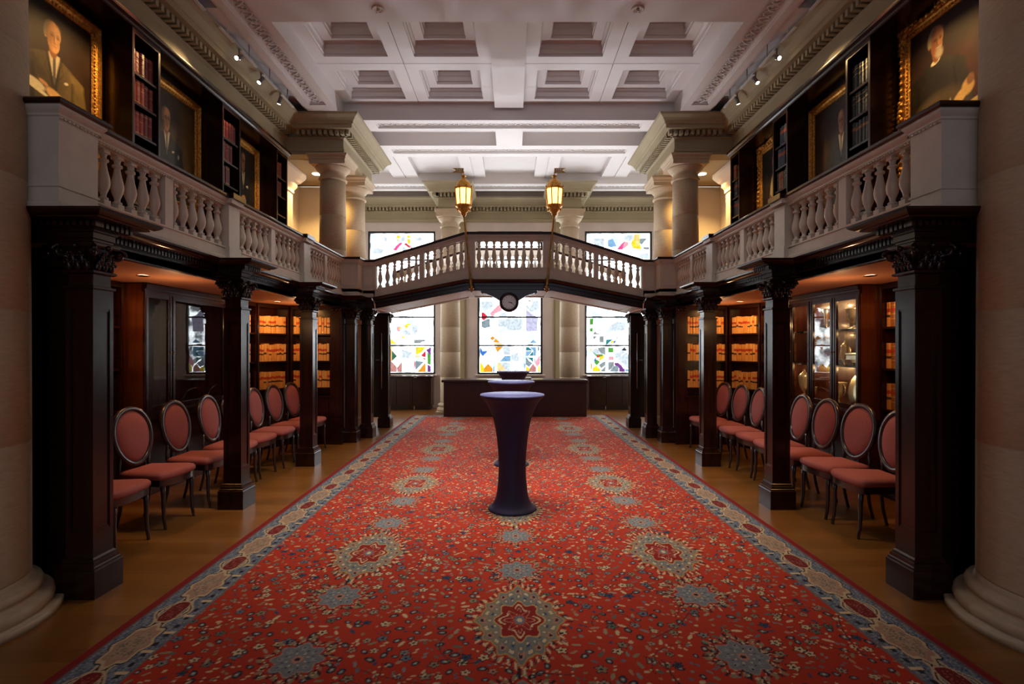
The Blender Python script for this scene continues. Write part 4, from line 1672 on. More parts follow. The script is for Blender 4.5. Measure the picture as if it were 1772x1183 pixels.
    me.vertices.add(NR * NC)
    me.vertices.foreach_set('co', co.ravel())
    me.loops.add(q.size)
    me.loops.foreach_set('vertex_index', q.ravel().astype(np.int32))
    me.polygons.add(len(q))
    me.polygons.foreach_set('loop_start', np.arange(0, q.size, 4, dtype=np.int32))
    me.update(calc_edges=True)
    at = me.color_attributes.new('paint', 'FLOAT_COLOR', 'POINT')
    c4 = np.ones((NR * NC, 4), np.float32)
    c4[:, :3] = A.reshape(-1, 3)
    at.data.foreach_set('color', c4.ravel())
    me.materials.append(mat_attr('carpet_pile', rough=0.95, bump=0.5, sheen=1))
    return me


root = thing('carpet', (0.105, CY0, 0), 'long red Persian style carpet with grey medallions and blue grey border', 'carpet', rz=0.0098)
link('pile', make_carpet(), root)
m = MB()
m.box(-CW - .004, CW + .004, -.004, CY1 - CY0 + .004, .001, .0115)
m.build('backing', mat('carpet_edge', (.26, .012, .010), .9), root)

# ================================================================== COCKTAIL TABLES AND COUNTER


def cocktail():
    m = MB()
    prof = [(.225, 0.014), (.232, .02), (.228, .032), (.205, .045), (.178, .075), (.158, .12), (.146, .18), (.136, .27), (.130, .38),
            (.130, .46), (.134, .55), (.144, .66), (.158, .77), (.180, .87), (.207, .95), (.240, 1.015), (.275, 1.06), (.300, 1.083), (.306, 1.095)]
    m.lathe(prof, 64, wob=lambda a, z: 1 + (.010 * math.sin(3 * a + z * 4) + .006 * math.sin(7 * a - 5 * z)) * math.sin(min(PI, z / 1.1 * PI)))
    t = MB()
    t.lathe([(.3065, 1.094), (.308, 1.102), (.304, 1.110), (0, 1.112)], 64)
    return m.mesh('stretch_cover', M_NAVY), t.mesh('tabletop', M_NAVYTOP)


MC, MT = cocktail()
for k, (x, y, lab) in enumerate(((.052, 5.11, 'navy covered cocktail table standing nearest in the middle of the carpet'),
                                 (.04, 7.04, 'navy covered cocktail table in the middle of the line of three'),
                                 (.07, 9.95, 'navy covered cocktail table furthest away in front of the wooden counter'))):
    t = thing('cocktail_table', (x, y, 0), lab, 'table', 'navy cocktail tables', rz=k * 1.3)
    link('stretch_cover', MC, t)
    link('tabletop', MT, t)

t = thing('service_counter', (.12, 12.1, 0), 'low plain dark wooden counter across the far end of the carpet', 'counter')
m = MB()
m.box(-1.585, 1.585, -.26, .22, .0135, .775, 0, bev=.004)
m.build('body', M_DESK, t)
m = MB()
m.box(-1.63, 1.61, -.30, .26, .775, .832, 0, bev=.008)
m.build('top', M_DESK, t)
t = thing('paper_stack', (.33, 12.0, .832), 'stack of white papers on the counter beside the furthest table', 'paper')
m = MB()
m.box(-.14, .15, -.1, .1, 0, .05, 0, bev=.003)
m.build('sheets', M_WHITE, t)
for k, x in enumerate((-.62, .63)):
    t = thing('yellow_folder', (x, 12.0, .832), 'flat yellow folder lying on the %s part of the counter' % ('left', 'right')[k], 'folder')
    m = MB()
    m.box(-.11, .11, -.09, .09, 0, .012)
    m.build('cover', M_YELLOW, t)

for s in (-1, 1):
    x0, x1 = sorted((s * 1.93, s * 3.62))
    t = thing('radiator_cabinet', ((x0 + x1) / 2, 13.43, 0), 'dark panelled cabinet below the %s stained glass window' % SIDE[s], 'cabinet')
    w = (x1 - x0) / 2
    m = MB()
    m.box(-w + .02, w - .02, -.24, .26, .09, .80)
    m.box(-w + .05, w - .05, -.20, .26, 0, .09)
    m.build('body', M_WOOD, t)
    m = MB()
    m.box(-w - .02, w + .02, -.28, .26, .80, .845, 0, bev=.01)
    m.build('top', M_WOODH, t)
    for k in range(4):
        a = -w + .06 + k * (2 * w - .12) / 4
        b = a + (2 * w - .12) / 4 - .03
        m = MB()
        m.box(a, b, -.262, -.24, .14, .76)
        m.box(a + .05, b - .05, -.27, -.262, .20, .70)
        d = m.build('door', M_WOOD, t)
    m = MB()
    m.box(-s * .45 - .04, -s * .45 + .04, -.30, -.28, .805, .815)
    m.box(-s * .42 - .01, -s * .42 + .01, -.27, -.255, .02, .10)
    m.build('catch', M_CHROME, t)

# ================================================================== CHAIRS


def chair_meshes():
    P_ = {}
    m = MB()      # seat cushion, front edge towards +x
    n = 22
    out = []
    for i in range(n + 1):
        a = -PI / 2 + PI * i / n
        out.append((.165 + .065 * math.cos(a) ** .8 if math.cos(a) > 0 else .165, .228 * math.sin(a)))
    outline = [(-.21, -.185), (-.1, -.197), (.03, -.213), (.14, -.226)] + [(x, y) for x, y in out] + [(.14, .226), (.03, .213), (-.1, .197), (-.21, .185)]
    layers = [(1.0, .428), (1.03, .44), (1.03, .462), (.97, .480), (.85, .490), (.55, .497), (.2, .50)]
    vs, fs = [], []
    N = len(outline)
    for sc_, z in layers:
        vs += [(x * sc_ + .01 * (1 - sc_), y * sc_, z) for x, y in outline]
    for i in range(len(layers) - 1):
        for k in range(N):
            fs.append((i * N + k, i * N + (k + 1) % N, (i + 1) * N + (k + 1) % N, (i + 1) * N + k))
    fs.append(tuple(range(N - 1, -1, -1)))
    fs.append(tuple((len(layers) - 1) * N + k for k in range(N)))
    m.add(vs, fs, 0, True)
    P_['seat'] = m.mesh('seat', M_VELVET)
    m = MB()
    m.prism([(x * .985, y * .985) for x, y in outline], 'z', .372, .430)
    P_['seat_frame'] = m.mesh('seat_frame', M_CHAIR)
    # oval back, in a plane leaning backwards
    lean = math.radians(9)
    ctr = Vector((-.235, 0, .765))
    uy, uz = Vector((0, 1, 0)), Vector((-math.sin(lean), 0, math.cos(lean)))
    nx_ = Vector((math.cos(lean), 0, math.sin(lean)))

    def oval(a, ry, rz, off):
        # slightly wider above than below
        yy = ry * math.cos(a) * (1 + .07 * math.sin(a))
        return ctr + uy * yy + uz * (rz * math.sin(a)) + nx_ * off
    m = MB()
    rings = [(.80 * .0, 0.030), (.35, .031), (.62, .028), (.84, .018), (.97, .004), (1.0, -.004)]
    vs, fs = [], []
    K = 40
    for (q, o) in rings[1:]:
        for i in range(K):
            vs.append(oval(2 * PI * i / K, .200 * q, .232 * q, o))
    for (q, o) in reversed(rings[1:]):
        for i in range(K):
            vs.append(oval(2 * PI * i / K, .200 * q, .232 * q, -o - .004 if q < 1 else -.006))
    R_ = len(vs) // K
    for i in range(R_ - 1):
        for k in range(K):
            fs.append((i * K + k, i * K + (k + 1) % K, (i + 1) * K + (k + 1) % K, (i + 1) * K + k))
    fs.append(tuple(range(K)))
    fs.append(tuple((R_ - 1) * K + k for k in range(K)))
    m.add(vs, fs, 0, True)
    P_['backrest'] = m.mesh('backrest', M_VELVET)
    m = MB()
    # frame: flat rounded band round the oval
    sec = [(-.017, -.016), (.017, -.016), (.022, 0), (.016, .018), (-.014, .018), (-.02, 0)]
    vs, fs = [], []
    for i in range(48):
        a = 2 * PI * i / 48
        for (o, t) in sec:
            vs.append(oval(a, .213 + o, .245 + o, t))
    ns = len(sec)
    for i in range(48):
        j = (i + 1) % 48
        for k in range(ns):
            fs.append((i * ns + k, i * ns + (k + 1) % ns, j * ns + (k + 1) % ns, j * ns + k))
    m.add(vs, fs, 0, True)
    for q in (-1, 1):
        a = -PI / 2 + q * .95
        p = oval(a, .218, .25, 0)
        m.tube([p, Vector((-.222, q * .172, .50)), Vector((-.205, q * .175, .40))], [.013, .012, .014], 8)
    P_['back_frame'] = m.mesh('back_frame', M_CHAIR)
    m = MB()
    m.tube([(0, 0, .40), (.008, 0, .30), (.008, 0, .18), (.014, 0, .08), (.028, 0, 0)], [.022, .019, .016, .0135, .012], 8)
    P_['front'] = m.mesh('leg', M_CHAIR)
    m = MB()
    m.tube([(0, 0, .41), (-.012, 0, .28), (-.03, 0, .14), (-.065, 0, 0)], [.019, .017, .015, .013], 8)
    P_['rear'] = m.mesh('leg', M_CHAIR)
    return P_


CM = chair_meshes()


def make_chair(loc, rz, label, group):
    t = thing('dining_chair', loc, label, 'chair', group, rz)
    for k in ('seat', 'seat_frame', 'backrest', 'back_frame'):
        link(k, CM[k], t)
    for q in (-1, 1):
        link('leg', CM['front'], t, (.175, q * .185, 0))
        link('leg', CM['rear'], t, (-.19, q * .165, 0))
    return t


LY = [4.14, 4.76, 5.36, 5.98, 6.5, 7.04, 7.56, 8.09]
RY = [4.52, 5.03, 5.54, 6.05, 6.56, 7.08, 7.59, 8.12]
posn = ['nearest chair', 'second chair', 'third chair', 'fourth chair', 'fifth chair', 'sixth chair', 'seventh chair', 'last and furthest chair']
for s, ys in ((-1, LY), (1, RY)):
    for i, y in enumerate(ys):
        jit = [2, -3, 1, 4, -2, 3, -3, -6][i]
        x = s * (3.09 + [0, .01, -.01, 0, .02, 0, -.01, -.04][i] - (0.02 if s > 0 else 0))
        rz = (0 if s < 0 else PI) + math.radians(jit if s < 0 else -jit)
        if i == 0:
            extra = 'half hidden by the nearest pillar'
        elif i in (3, 4):
            extra = 'beside the second pillar'
        elif i == 7:
            extra = 'beside the third pillar'
        elif i < 3:
            extra = 'before the glazed cabinet'
        else:
            extra = 'before the corner bookcase'
        make_chair((x, y, 0), rz, 'rose velvet oval back %s of the %s row, %s' % (posn[i], SIDE[s], extra),
                   'rose velvet chairs along the %s wall' % SIDE[s])
# ================================================================== BOOKCASES, BOOKS, CABINETS
def book_mesh(name, mats, bands, w=.05, h=.27, d=.18):
    """local x along the shelf, spine towards -y, z up; bands: (z0, z1, material index) as fractions"""
    m = MB()
    cuts = sorted(set([0, 1] + [b[0] for b in bands] + [b[1] for b in bands]))
    for a, b in zip(cuts[:-1], cuts[1:]):
        mi = 0
        for z0, z1, k in bands:
            if a >= z0 - 1e-6 and b <= z1 + 1e-6:
                mi = k
        poly = [(-w / 2 + .001, d), (-w / 2 + .001, .010), (-w / 2 + .006, .003), (-w * .2, 0), (w * .2, 0), (w / 2 - .006, .003), (w / 2 - .001, .010),
                (w / 2 - .001, d)]
        m.prism(poly, 'z', a * h, b * h, mi)
    for z in (.16, .36, .56, .78):
        m.box(-w * .28, w * .28, -.003, .004, z * h - .003, z * h + .003, 0)
    return m.mesh(name, mats)


BT = [mat('tan_leather', (.68, .33, .09), .5, col2=(.58, .26, .06), scale=30),
      mat('buff_leather', (.74, .42, .15), .5, col2=(.64, .34, .10), scale=30),
      mat('brown_leather', (.40, .17, .05), .5, col2=(.30, .12, .04), scale=30)]
RL = mat('red_label', (.50, .05, .015), .5, scale=20)
BL = mat('black_label', (.05, .022, .012), .5, scale=20)
GL = mat('gold_rule', (.75, .5, .15), .35, .6, scale=20)
MAR = [mat('maroon_leather', (.20, .022, .022), .42, col2=(.15, .016, .016), scale=30),
       mat('crimson_leather', (.26, .03, .028), .42, col2=(.19, .02, .02), scale=30)]
GRN = mat('dark_green_cloth', (.035, .05, .048), .5, col2=(.05, .065, .06), scale=30)
NAV = mat('slate_blue_cloth', (.05, .065, .11), .5, scale=30)
REDB = mat('scarlet_band', (.50, .10, .04), .5, scale=20)

LAW = [book_mesh('book', [BT[0], RL, BL], [(.60, .74, 1), (.38, .48, 2)]),
       book_mesh('book', [BT[1], RL, BL], [(.58, .70, 1), (.36, .45, 2)]),
       book_mesh('book', [BT[1], RL, BL], [(.40, .50, 2)]),
       book_mesh('book', [BT[0], RL, GL], [(.56, .72, 1), (.90, .93, 2), (.08, .11, 2)]),
       book_mesh('book', [BT[2], RL, GL], [(.62, .74, 1), (.3, .33, 2), (.5, .53, 2), (.85, .88, 2)])]
MARB = [book_mesh('book', [MAR[0], GL], [(.88, .895, 1), (.10, .115, 1)], h=.25),
        book_mesh('book', [MAR[1], GL], [(.9, .912, 1), (.6, .612, 1), (.12, .132, 1)], h=.25)]
GRNB = [book_mesh('book', [GRN, GL], [(.84, .86, 1), (.62, .64, 1)], h=.26),
        book_mesh('book', [NAV, REDB], [(.62, .80, 1)], h=.26),
        book_mesh('book', [GRN, mat('orange_band', (.42, .16, .05), .5, scale=20)], [(.66, .80, 1)], h=.26),
        book_mesh('book', [BT[2], RL], [(.6, .7, 1)], h=.25)]


def place_books(A, rz, length, z, kinds, wid, n, label, group, x0=0.0, h=None, deep=1.0):
    """row of books; local x from A along rz, spines on the room side"""
    cx, sx_ = math.cos(rz), math.sin(rz)
    x = x0
    total = n
    for i in range(n):
        w = wid * random.uniform(.86, 1.12)
        me = kinds[random.randrange(len(kinds))]
        o = bpy.data.objects.new('book', me)
        COL.objects.link(o)
        lx = x + w / 2
        ly = (.035 if deep == 1 else .018) + random.uniform(0, .010)
        hh = (h or 1.0) * random.uniform(.95, 1.03)
        o.location = (A[0] + cx * lx - sx_ * ly, A[1] + sx_ * lx + cx * ly, z + .001)
        o.rotation_euler = (0, 0, rz)
        o.scale = (w / .05, deep, hh)
        rev = abs(rz + PI / 2) < .6
        k = i if not rev else total - 1 - i
        tag(o, label % ORD[k], 'book', group)
        x += w + .0008
        if x > x0 + length:
            break


def case(name, label, cat, A, rz, L, depth, z0, z1, shelves, uprights=(), base_h=0.0, doors=0, cornice=0.0, mwood=None, knob_at=()):
    """open bookcase; local x 0..L, front at y=0"""
    W_ = mwood or M_WOOD
    t = thing(name, (A[0], A[1], z0), label, cat, None, rz)
    H_ = z1 - z0
    m = MB()
    m.box(0, .03, 0, depth, 0, H_)
    m.build('side_panel', W_, t)
    m = MB()
    m.box(L - .03, L, 0, depth, 0, H_)
    m.build('side_panel', W_, t)
    m = MB()
    m.box(.03, L - .03, depth - .015, depth, 0, H_)
    m.build('back_panel', W_, t)
    m = MB()
    m.box(.03, L - .03, 0.0, depth - .015, H_ - .05, H_)
    if cornice:
        m.box(-.0, L, -cornice, 0.0, H_ - .045, H_)
        m.box(-.0, L, -cornice * .6, 0.0, H_ - .07, H_ - .045)
    m.build('top', M_WOODH, t)
    for z in shelves:
        m = MB()
        m.box(.03, L - .03, .012, depth - .015, z - z0 - .022, z - z0)
        m.build('shelf', M_WOODH, t)
    for u in uprights:
        m = MB()
        m.box(u - .011, u + .011, .004, depth - .015, base_h, H_ - .05)
        m.build('upright', W_, t)
    if base_h:
        m = MB()
        m.box(.03, L - .03, .0, depth - .015, 0, base_h - .04)
        m.box(0, L, -.02, .0, base_h - .05, base_h - .02)
        m.box(0, L, -.012, .0, 0, .09)
        m.build('plinth', W_, t)
        for k in range(doors):
            a = .04 + (L - .08) * k / doors
            b = .04 + (L - .08) * (k + 1) / doors - .012
            m = MB()
            m.box(a, b, -.012, 0, .11, base_h - .07)
            m.box(a + .05, b - .05, -.016, -.012, .17, base_h - .13)
            dd = m.build('door', W_, t)
            m = MB()
            kx = b - .03 if k % 2 == 0 else a + .03
            m.ball((kx, -.026, base_h * .62), .013, 8)
            m.build('knob', M_BRASS, dd)
    return t


SZ = (1.77, 1.337, .91)
ROW = ['top', 'middle', 'lower']
ZT = H + .655
for s in (-1, 1):
    side = SIDE[s]
    rz = PI / 2 if s < 0 else -PI / 2
    # near bookcase behind the first pillar
    y0, y1 = (3.64, 5.48) if s < 0 else (3.64, 5.64)
    A = (s * 3.93, y0 if s < 0 else y1)
    case('bookcase', 'tall mahogany bookcase on the %s between the first pillar and the glazed cabinet' % side, 'bookcase', A, rz, y1 - y0, .25, 0, ZT,
         [z for z in SZ], uprights=(.6, 1.22), base_h=.80, doors=3)
    for r, z in enumerate(SZ):
        st = (y1 - y0 - .03 - .48) if s < 0 else .035
        place_books(A, rz, .45, z, [LAW[4], LAW[3], LAW[0]] if s > 0 else LAW[:3], .062, 7,
                    '%%s bound volume from the near end on the %s shelf beside the %s glazed cabinet' % (ROW[r], side),
                    'books beside the %s glazed cabinet' % side, x0=st, h=.98)
    # far part of the side wall
    y0, y1 = (7.09, 8.02) if s < 0 else (7.56, 8.02)
    A = (s * 3.78, y0 if s < 0 else y1)
    case('bookcase', 'mahogany bookcase on the %s wall past the glazed cabinet' % side, 'bookcase', A, rz, y1 - y0, .38, 0, ZT, SZ, uprights=(.46,) if s < 0 else (), base_h=.80,
         doors=2 if s < 0 else 1)
    for r, z in enumerate(SZ):
        st = .50 if s < 0 else .04
        place_books(A, rz, .34, z, LAW, .048, 7, '%%s law volume on the %s shelf of the %s bookcase past the glazed cabinet' % (ROW[r], side),
                    'law books on the %s wall' % side, x0=st)
    # diagonal corner
    a, b = (3.77, 8.03), (3.52, 8.56)
    A, B = ((-a[0], a[1]), (-b[0], b[1])) if s < 0 else ((b[0], b[1]), (a[0], a[1]))
    ang = math.atan2(B[1] - A[1], B[0] - A[0])
    L = math.hypot(B[1] - A[1], B[0] - A[0])
    case('bookcase', 'narrow angled mahogany bookcase in the far %s corner of the alcove' % side, 'bookcase', A, ang, L, .12, 0, ZT, SZ, base_h=.80, doors=1)
    for r, z in enumerate(SZ):
        place_books(A, ang, L - .08, z, [x for x in LAW[:4]], .045, 11, '%%s law volume on the %s shelf of the angled %s corner bookcase' % (ROW[r], side),
                    'law books in the %s corner' % side, x0=.038, h=.98, deep=.4)
    # end bookcase facing the viewer
    xa, xb = (-3.50, -2.83) if s < 0 else (2.83, 3.50)
    case('bookcase', 'mahogany bookcase facing the viewer at the far end of the %s alcove' % side, 'bookcase', (xa, 8.56), 0.0, xb - xa, .14, 0, ZT, SZ,
         uprights=(.335,), base_h=.80, doors=2)
    for r, z in enumerate(SZ):
        for half in (0, 1):
            place_books((xa, 8.56), 0, .27, z, LAW[:4], .046, 6,
                        '%%s law volume on the %s shelf, %s half of the %s end bookcase' % (ROW[r], ('left', 'right')[half], side),
                        'law books facing the viewer on the %s' % side, x0=.036 + half * .315, h=1.0, deep=.45)
    m = MB(s)
    m.box(2.68, 2.83, 8.56, 8.70, 0, H + .655)
    m.box(2.665, 2.84, 8.54, 8.56, 0, .2)
    m.box(2.71, 2.80, 8.55, 8.56, .3, 2.0)
    for q in range(3):
        m.ball((2.70 + q * .055, 8.545, H + .60), .03, 8)
    struct(m.build('trim_%d' % (22 if s < 0 else 23), M_WOOD), 'mahogany pilaster closing the end bookcase on the %s' % side, 'pilaster')

# ---- glazed cabinets


def glazed_cabinet(s):
    side = SIDE[s]
    y0, y1 = (5.50, 7.05) if s < 0 else (5.66, 7.54)
    rz = PI / 2 if s < 0 else -PI / 2
    A = (s * 3.75, y0 if s < 0 else y1)
    L = y1 - y0
    D = .41
    t = thing('glazed_cabinet', (A[0], A[1], 0),
              'tall mahogany cabinet with glass doors on the %s, %s' % (side, 'empty and mirroring the windows' if s < 0 else 'displaying silver trophies'),
              'cabinet', None, rz)
    m = MB()
    m.box(0, .03, 0, D, .0, ZT)
    m.box(L - .03, L, 0, D, .0, ZT)
    m.box(.03, L - .03, D - .02, D, 0, ZT)
    m.box(.03, L - .03, 0.03, D - .02, .84, .87)
    m.box(.03, L - .03, .0, D - .02, 0, .84)
    m.box(.03, L - .03, .0, D - .02, 2.13, ZT)
    m.build('body', M_WOODR, t)
    m = MB()
    m.box(-.01, L + .01, -.05, .0, ZT - .05, ZT)
    m.box(-.01, L + .01, -.03, .0, ZT - .085, ZT - .05)
    m.build('cornice', M_WOODH, t)
    m = MB()
    m.box(-.01, L + .01, -.03, 0, .80, .85)
    m.build('waist_moulding', M_WOODH, t)
    if s < 0:
        spans = [(.0, .44), (.44, 1.55)]
    else:
        q = L / 4
        spans = [(q * i, q * (i + 1)) for i in range(4)]
    for i, (a, b) in enumerate(spans):
        m = MB()
        f = .055
        z0, z1 = .88, 2.13
        a2, b2 = a + .004, b - .004
        m.box(a2, a2 + f, -.022, .006, z0, z1)
        m.box(b2 - f, b2, -.022, .006, z0, z1)
        m.box(a2 + f, b2 - f, -.022, .006, z0, z0 + f)
        m.box(a2 + f, b2 - f, -.022, .006, z1 - f, z1)
        m.box(a2 + .012, a2 + .03, -.028, -.022, z0 + .01, z1 - .01)
        m.box(b2 - .03, b2 - .012, -.028, -.022, z0 + .01, z1 - .01)
        d = m.build('door', M_WOOD, t)
        m = MB()
        m.box(a2 + f, b2 - f, -.010, -.006, z0 + f, z1 - f)
        m.build('glass', M_GLASS, d)
        m = MB()
        m.ball(((b2 - .02) if i % 2 == 0 else (a2 + .02), -.03, 1.5), .008, 8)
        m.build('knob', M_BRASS, d)
        m = MB()
        m.box(a + .02, b - .02, -.014, 0, .10, .78)
        m.box(a + .08, b - .08, -.018, -.014, .17, .70)
        d2 = m.build('lower_door', M_WOOD, t)
        m = MB()
        m.ball(((b - .05) if i % 2 == 0 else (a + .05), -.028, .62), .014, 8)
        m.build('knob', M_BRASS, d2)
    if s > 0:
        for z in (1.76, 1.35):
            m = MB()
            m.box(.03, L - .03, .05, D - .02, z - .02, z)
            m.build('shelf', M_WOODH, t)
    return t


glazed_cabinet(-1)
glazed_cabinet(1)

# ---- trophies in the right hand cabinet


def cup_mesh(h, r, handles, lid=False):
    m = MB()
    m.lathe([(r * .75, 0), (r * .78, h * .03), (r * .55, h * .08), (r * .2, h * .14), (r * .16, h * .25), (r * .25, h * .30), (r * .55, h * .38),
             (r * .85, h * .52), (r * .92, h * .72), (r * 1.05, h * .97), (r * 1.08, h), (r * .98, h), (r * .85, h * .72), (r * .4, h * .45), (0, h * .42)], 24)
    if lid:
        m.lathe([(r, h), (r * .9, h * 1.06), (r * .5, h * 1.15), (r * .12, h * 1.2), (r * .2, h * 1.25), (0, h * 1.33)], 20)
    if handles:
        for q in (-1, 1):
            pts = []
            for i in range(11):
                a = -PI / 2 + PI * i / 10
                pts.append((0, q * (r * .85 + r * .55 * math.cos(a)), h * (.68 + .25 * math.sin(a))))
            m.tube(pts, r * .07, 6)
    return m.mesh('bowl', M_SILVER)


def trophy(name, loc, me, label, cat='trophy', rz=0.0):
    t = thing(name, loc, label, cat, 'silver in the glazed cabinet', rz)
    link('body', me, t)
    return t


X1 = 3.98
trophy('silver_vase', (X1, 6.68, 1.761), (lambda m: (m.lathe([(.045, 0), (.05, .01), (.02, .03), (.028, .10), (.032, .2), (.045, .27), (.04, .275), (0, .06)], 20), m.mesh('vase', M_SILVER))[1])(MB()),
       'slender silver vase on the top shelf of the right glazed cabinet', 'vase')
trophy('trophy_cup', (X1, 6.14, 1.761), cup_mesh(.24, .085, True), 'two handled silver cup on the top shelf of the right cabinet', 'trophy')
trophy('trophy_cup', (X1, 6.66, 1.351), cup_mesh(.15, .05, True), 'small silver cup in the middle shelf behind the third glass door')
trophy('trophy_cup', (X1 - .02, 6.28, 1.351), cup_mesh(.22, .04, False, True), 'slim lidded silver cup on the middle shelf of the right cabinet')
trophy('silver_plate', (X1 + .09, 6.42, 1.351), (lambda m: (m.add([], []), setattr(m, 'xf', Matrix.Translation((0, 0, .115)) @ Matrix.Rotation(-PI / 2 + .2, 4, 'Y')), m.lathe([(0, 0), (.07, .0), (.11, .02), (.112, .023), (.07, .008), (0, .008)], 28), m.mesh('plate', M_SILVER))[3])(MB()),
       'round silver plate standing behind the slim lidded cup', 'plate')
t = thing('silver_casket', (X1, 6.10, 1.351), 'boxy silver casket with a figure on its lid on the middle shelf', 'casket', 'silver in the glazed cabinet')
m = MB()
m.box(-.06, .06, -.10, .10, .02, .12, 0, bev=.01)
for a in (-.05, .05):
    for b in (-.09, .09):
        m.ball((a, b, .012), .012, 6)
m.build('body', M_SILVER, t)
m = MB()
m.box(-.065, .065, -.105, .105, .12, .14, 0, bev=.005)
m.ball((0, -.02, .165), .022, 8)
m.ball((0, -.02, .195), .013, 8)
m.build('lid', M_SILVER, t)
trophy('trophy_cup', (X1 - .04, 6.37, .871), cup_mesh(.27, .095, True), 'broad two handled gilt cup at the bottom of the right cabinet')
trophy('silver_plate', (X1 + .0, 6.00, .871), (lambda m: (setattr(m, 'xf', Matrix.Translation((0, 0, .20)) @ Matrix.Rotation(-PI / 2 + .15, 4, 'Y')), m.lathe([(0, 0), (.11, .0), (.15, .012), (.19, .03), (.192, .034), (.11, .01), (0, .01)], 32), m.mesh('plate', M_SILVER))[2])(MB()),
       'large gilt dish leaning at the bottom of the right cabinet', 'dish')
trophy('trophy_cup', (X1, 7.18, .871), cup_mesh(.30, .075, True, True), 'tall lidded gilt cup behind the second glass door')
trophy('trophy_cup', (X1, 6.98, .871), cup_mesh(.17, .05, False), 'small gilt goblet beside the tall lidded cup')
for i, (y, z) in enumerate(((6.52, 1.761), (6.28, 1.761), (6.62, 1.351), (6.36, 1.351), (6.20, 1.351), (6.04, 1.351))):
    t = thing('caption_card', (3.88, y, z), 'cream caption card %s of the right cabinet' %
              ('under the vase on the top shelf', 'beside the two handled cup on the top shelf', 'first in the row on the middle shelf', 'second in the row on the middle shelf',
               'third in the row on the middle shelf', 'fourth in the row on the middle shelf')[i], 'card', 'caption cards in the glazed cabinet')
    m = MB()
    m.xf = Matrix.Rotation(-.5, 4, 'Y')
    m.box(-.004, .0, -.05, .05, .0, .075)
    m.v = [(x, y_, z_ - min(p[2] for p in m.v)) for x, y_, z_ in m.v]
    m.build('sheet', M_WHITE, t)

# ---- gallery bookcases between the portraits
US = (H + 2.69, H + 2.40, H + 2.10, H + 1.80)
LU = [(3.30, 3.98), (5.17, 5.58), (6.78, 7.23), (8.34, 8.74)]
RU = [(3.40, 4.10), (5.33, 5.72), (6.93, 7.32), (8.40, 8.74)]
UN = ['nearest', 'first from the viewer', 'middle', 'last and furthest']
for s, us in ((-1, LU), (1, RU)):
    side = SIDE[s]
    rz = PI / 2 if s < 0 else -PI / 2
    for i, (y0, y1) in enumerate(us):
        if i == 0:
            continue
        A = (s * 3.62, y0 if s < 0 else y1)
        lab = {1: 'gallery bookcase between the two largest %s portraits' % side, 2: 'narrow gallery bookcase midway along the %s wall' % side,
               3: 'gallery bookcase at the far end of the %s wall beside the column' % side}[i]
        case('gallery_bookcase', 'dark mahogany ' + lab, 'bookcase', A, rz, y1 - y0, .32, H + .835, H + 3.10, US, base_h=.6, doors=1, cornice=0.0)
        for r in range(3):
            z = US[r]
            if s < 0:
                kinds = MARB
                n = {1: (5, 5, 5), 2: (6, 5, 4), 3: (4, 4, 2)}[i][r]
                wid = .064 if i == 1 else .056
                x0 = .035
            else:
                kinds = {1: ([GRNB[0]], [GRNB[0]], [GRNB[2]]), 2: ([GRNB[1]], [GRNB[1]], [GRNB[3], GRNB[0]]), 3: ([GRNB[3]], [GRNB[1]], [GRNB[1]])}[i][r]
                n = {1: (6, 5, 5), 2: (4, 4, 7), 3: (2, 3, 4)}[i][r]
                wid = .055 if i == 1 else .042
                x0 = .035 if not (i == 2 and r < 2) else .12 - .05 * r
            place_books(A, rz, y1 - y0 - .1, z, kinds, wid, n,
                        '%%s %s volume along the %s shelf of the %s %s gallery bookcase' % ('maroon' if s < 0 else 'dark cloth', ROW[r],
                                                                                                  {1: 'nearest', 2: 'middle', 3: 'furthest'}[i], side),
                        'books on the %s gallery' % side, x0=x0, h=.98)
    # panelled recess behind the portraits and the long wooden moulding
    m = MB(s)
    m.box(3.95, 4.2, 2.0, 8.78, H + .83, H + 3.10)
    for (a, b) in us:
        pass
    struct(m.build('wall_%s_panelling' % side, M_WOODR), 'red brown wood panelling behind the portraits on the %s gallery' % side, 'panelling')
    m = MB(s)
    m.sweep([(3.62, 2.0), (3.62, 8.78)], [(-.6, H + 3.10), (.0, H + 3.10), (.01, H + 3.11), (.02, H + 3.125), (.045, H + 3.145), (.05, H + 3.16), (.05, H + 3.175),
                                           (-.6, H + 3.175)], side=-1)
    m.box(3.62, 4.1, 3.2, 3.9, H + .83, H + 3.10)
    struct(m.build('trim_%d' % (24 if s < 0 else 25), M_WOODH), 'dark wooden moulding over the %s gallery bookcases' % side, 'moulding')

# ================================================================== PORTRAITS


def ell(X, Y, cx, cy, rx, ry, rot=0.0):
    c, s_ = math.cos(rot), math.sin(rot)
    a, b = (X - cx) * c + (Y - cy) * s_, -(X - cx) * s_ + (Y - cy) * c
    return np.hypot(a / rx, b / ry)


def soft(q, w=.06):
    return np.clip((1 - q) / w + .5, 0, 1)


def fbm(ny, nx, seed, base=5, octs=4):
    r = np.random.default_rng(seed)
    out = np.zeros((ny, nx))
    amp = 1.0
    for o in range(octs):
        k = base * 2 ** o
        g = r.normal(0, 1, (k + 2, k + 2))
        yy, xx = np.linspace(0, k, ny), np.linspace(0, k, nx)
        j, i = yy.astype(int), xx.astype(int)
        fy, fx = (yy - j)[:, None], (xx - i)[None, :]
        fy, fx = fy * fy * (3 - 2 * fy), fx * fx * (3 - 2 * fx)
        out += amp * ((g[j][:, i] * (1 - fx) + g[j][:, i + 1] * fx) * (1 - fy) + (g[j + 1][:, i] * (1 - fx) + g[j + 1][:, i + 1] * fx) * fy)
        amp *= .5
    return out


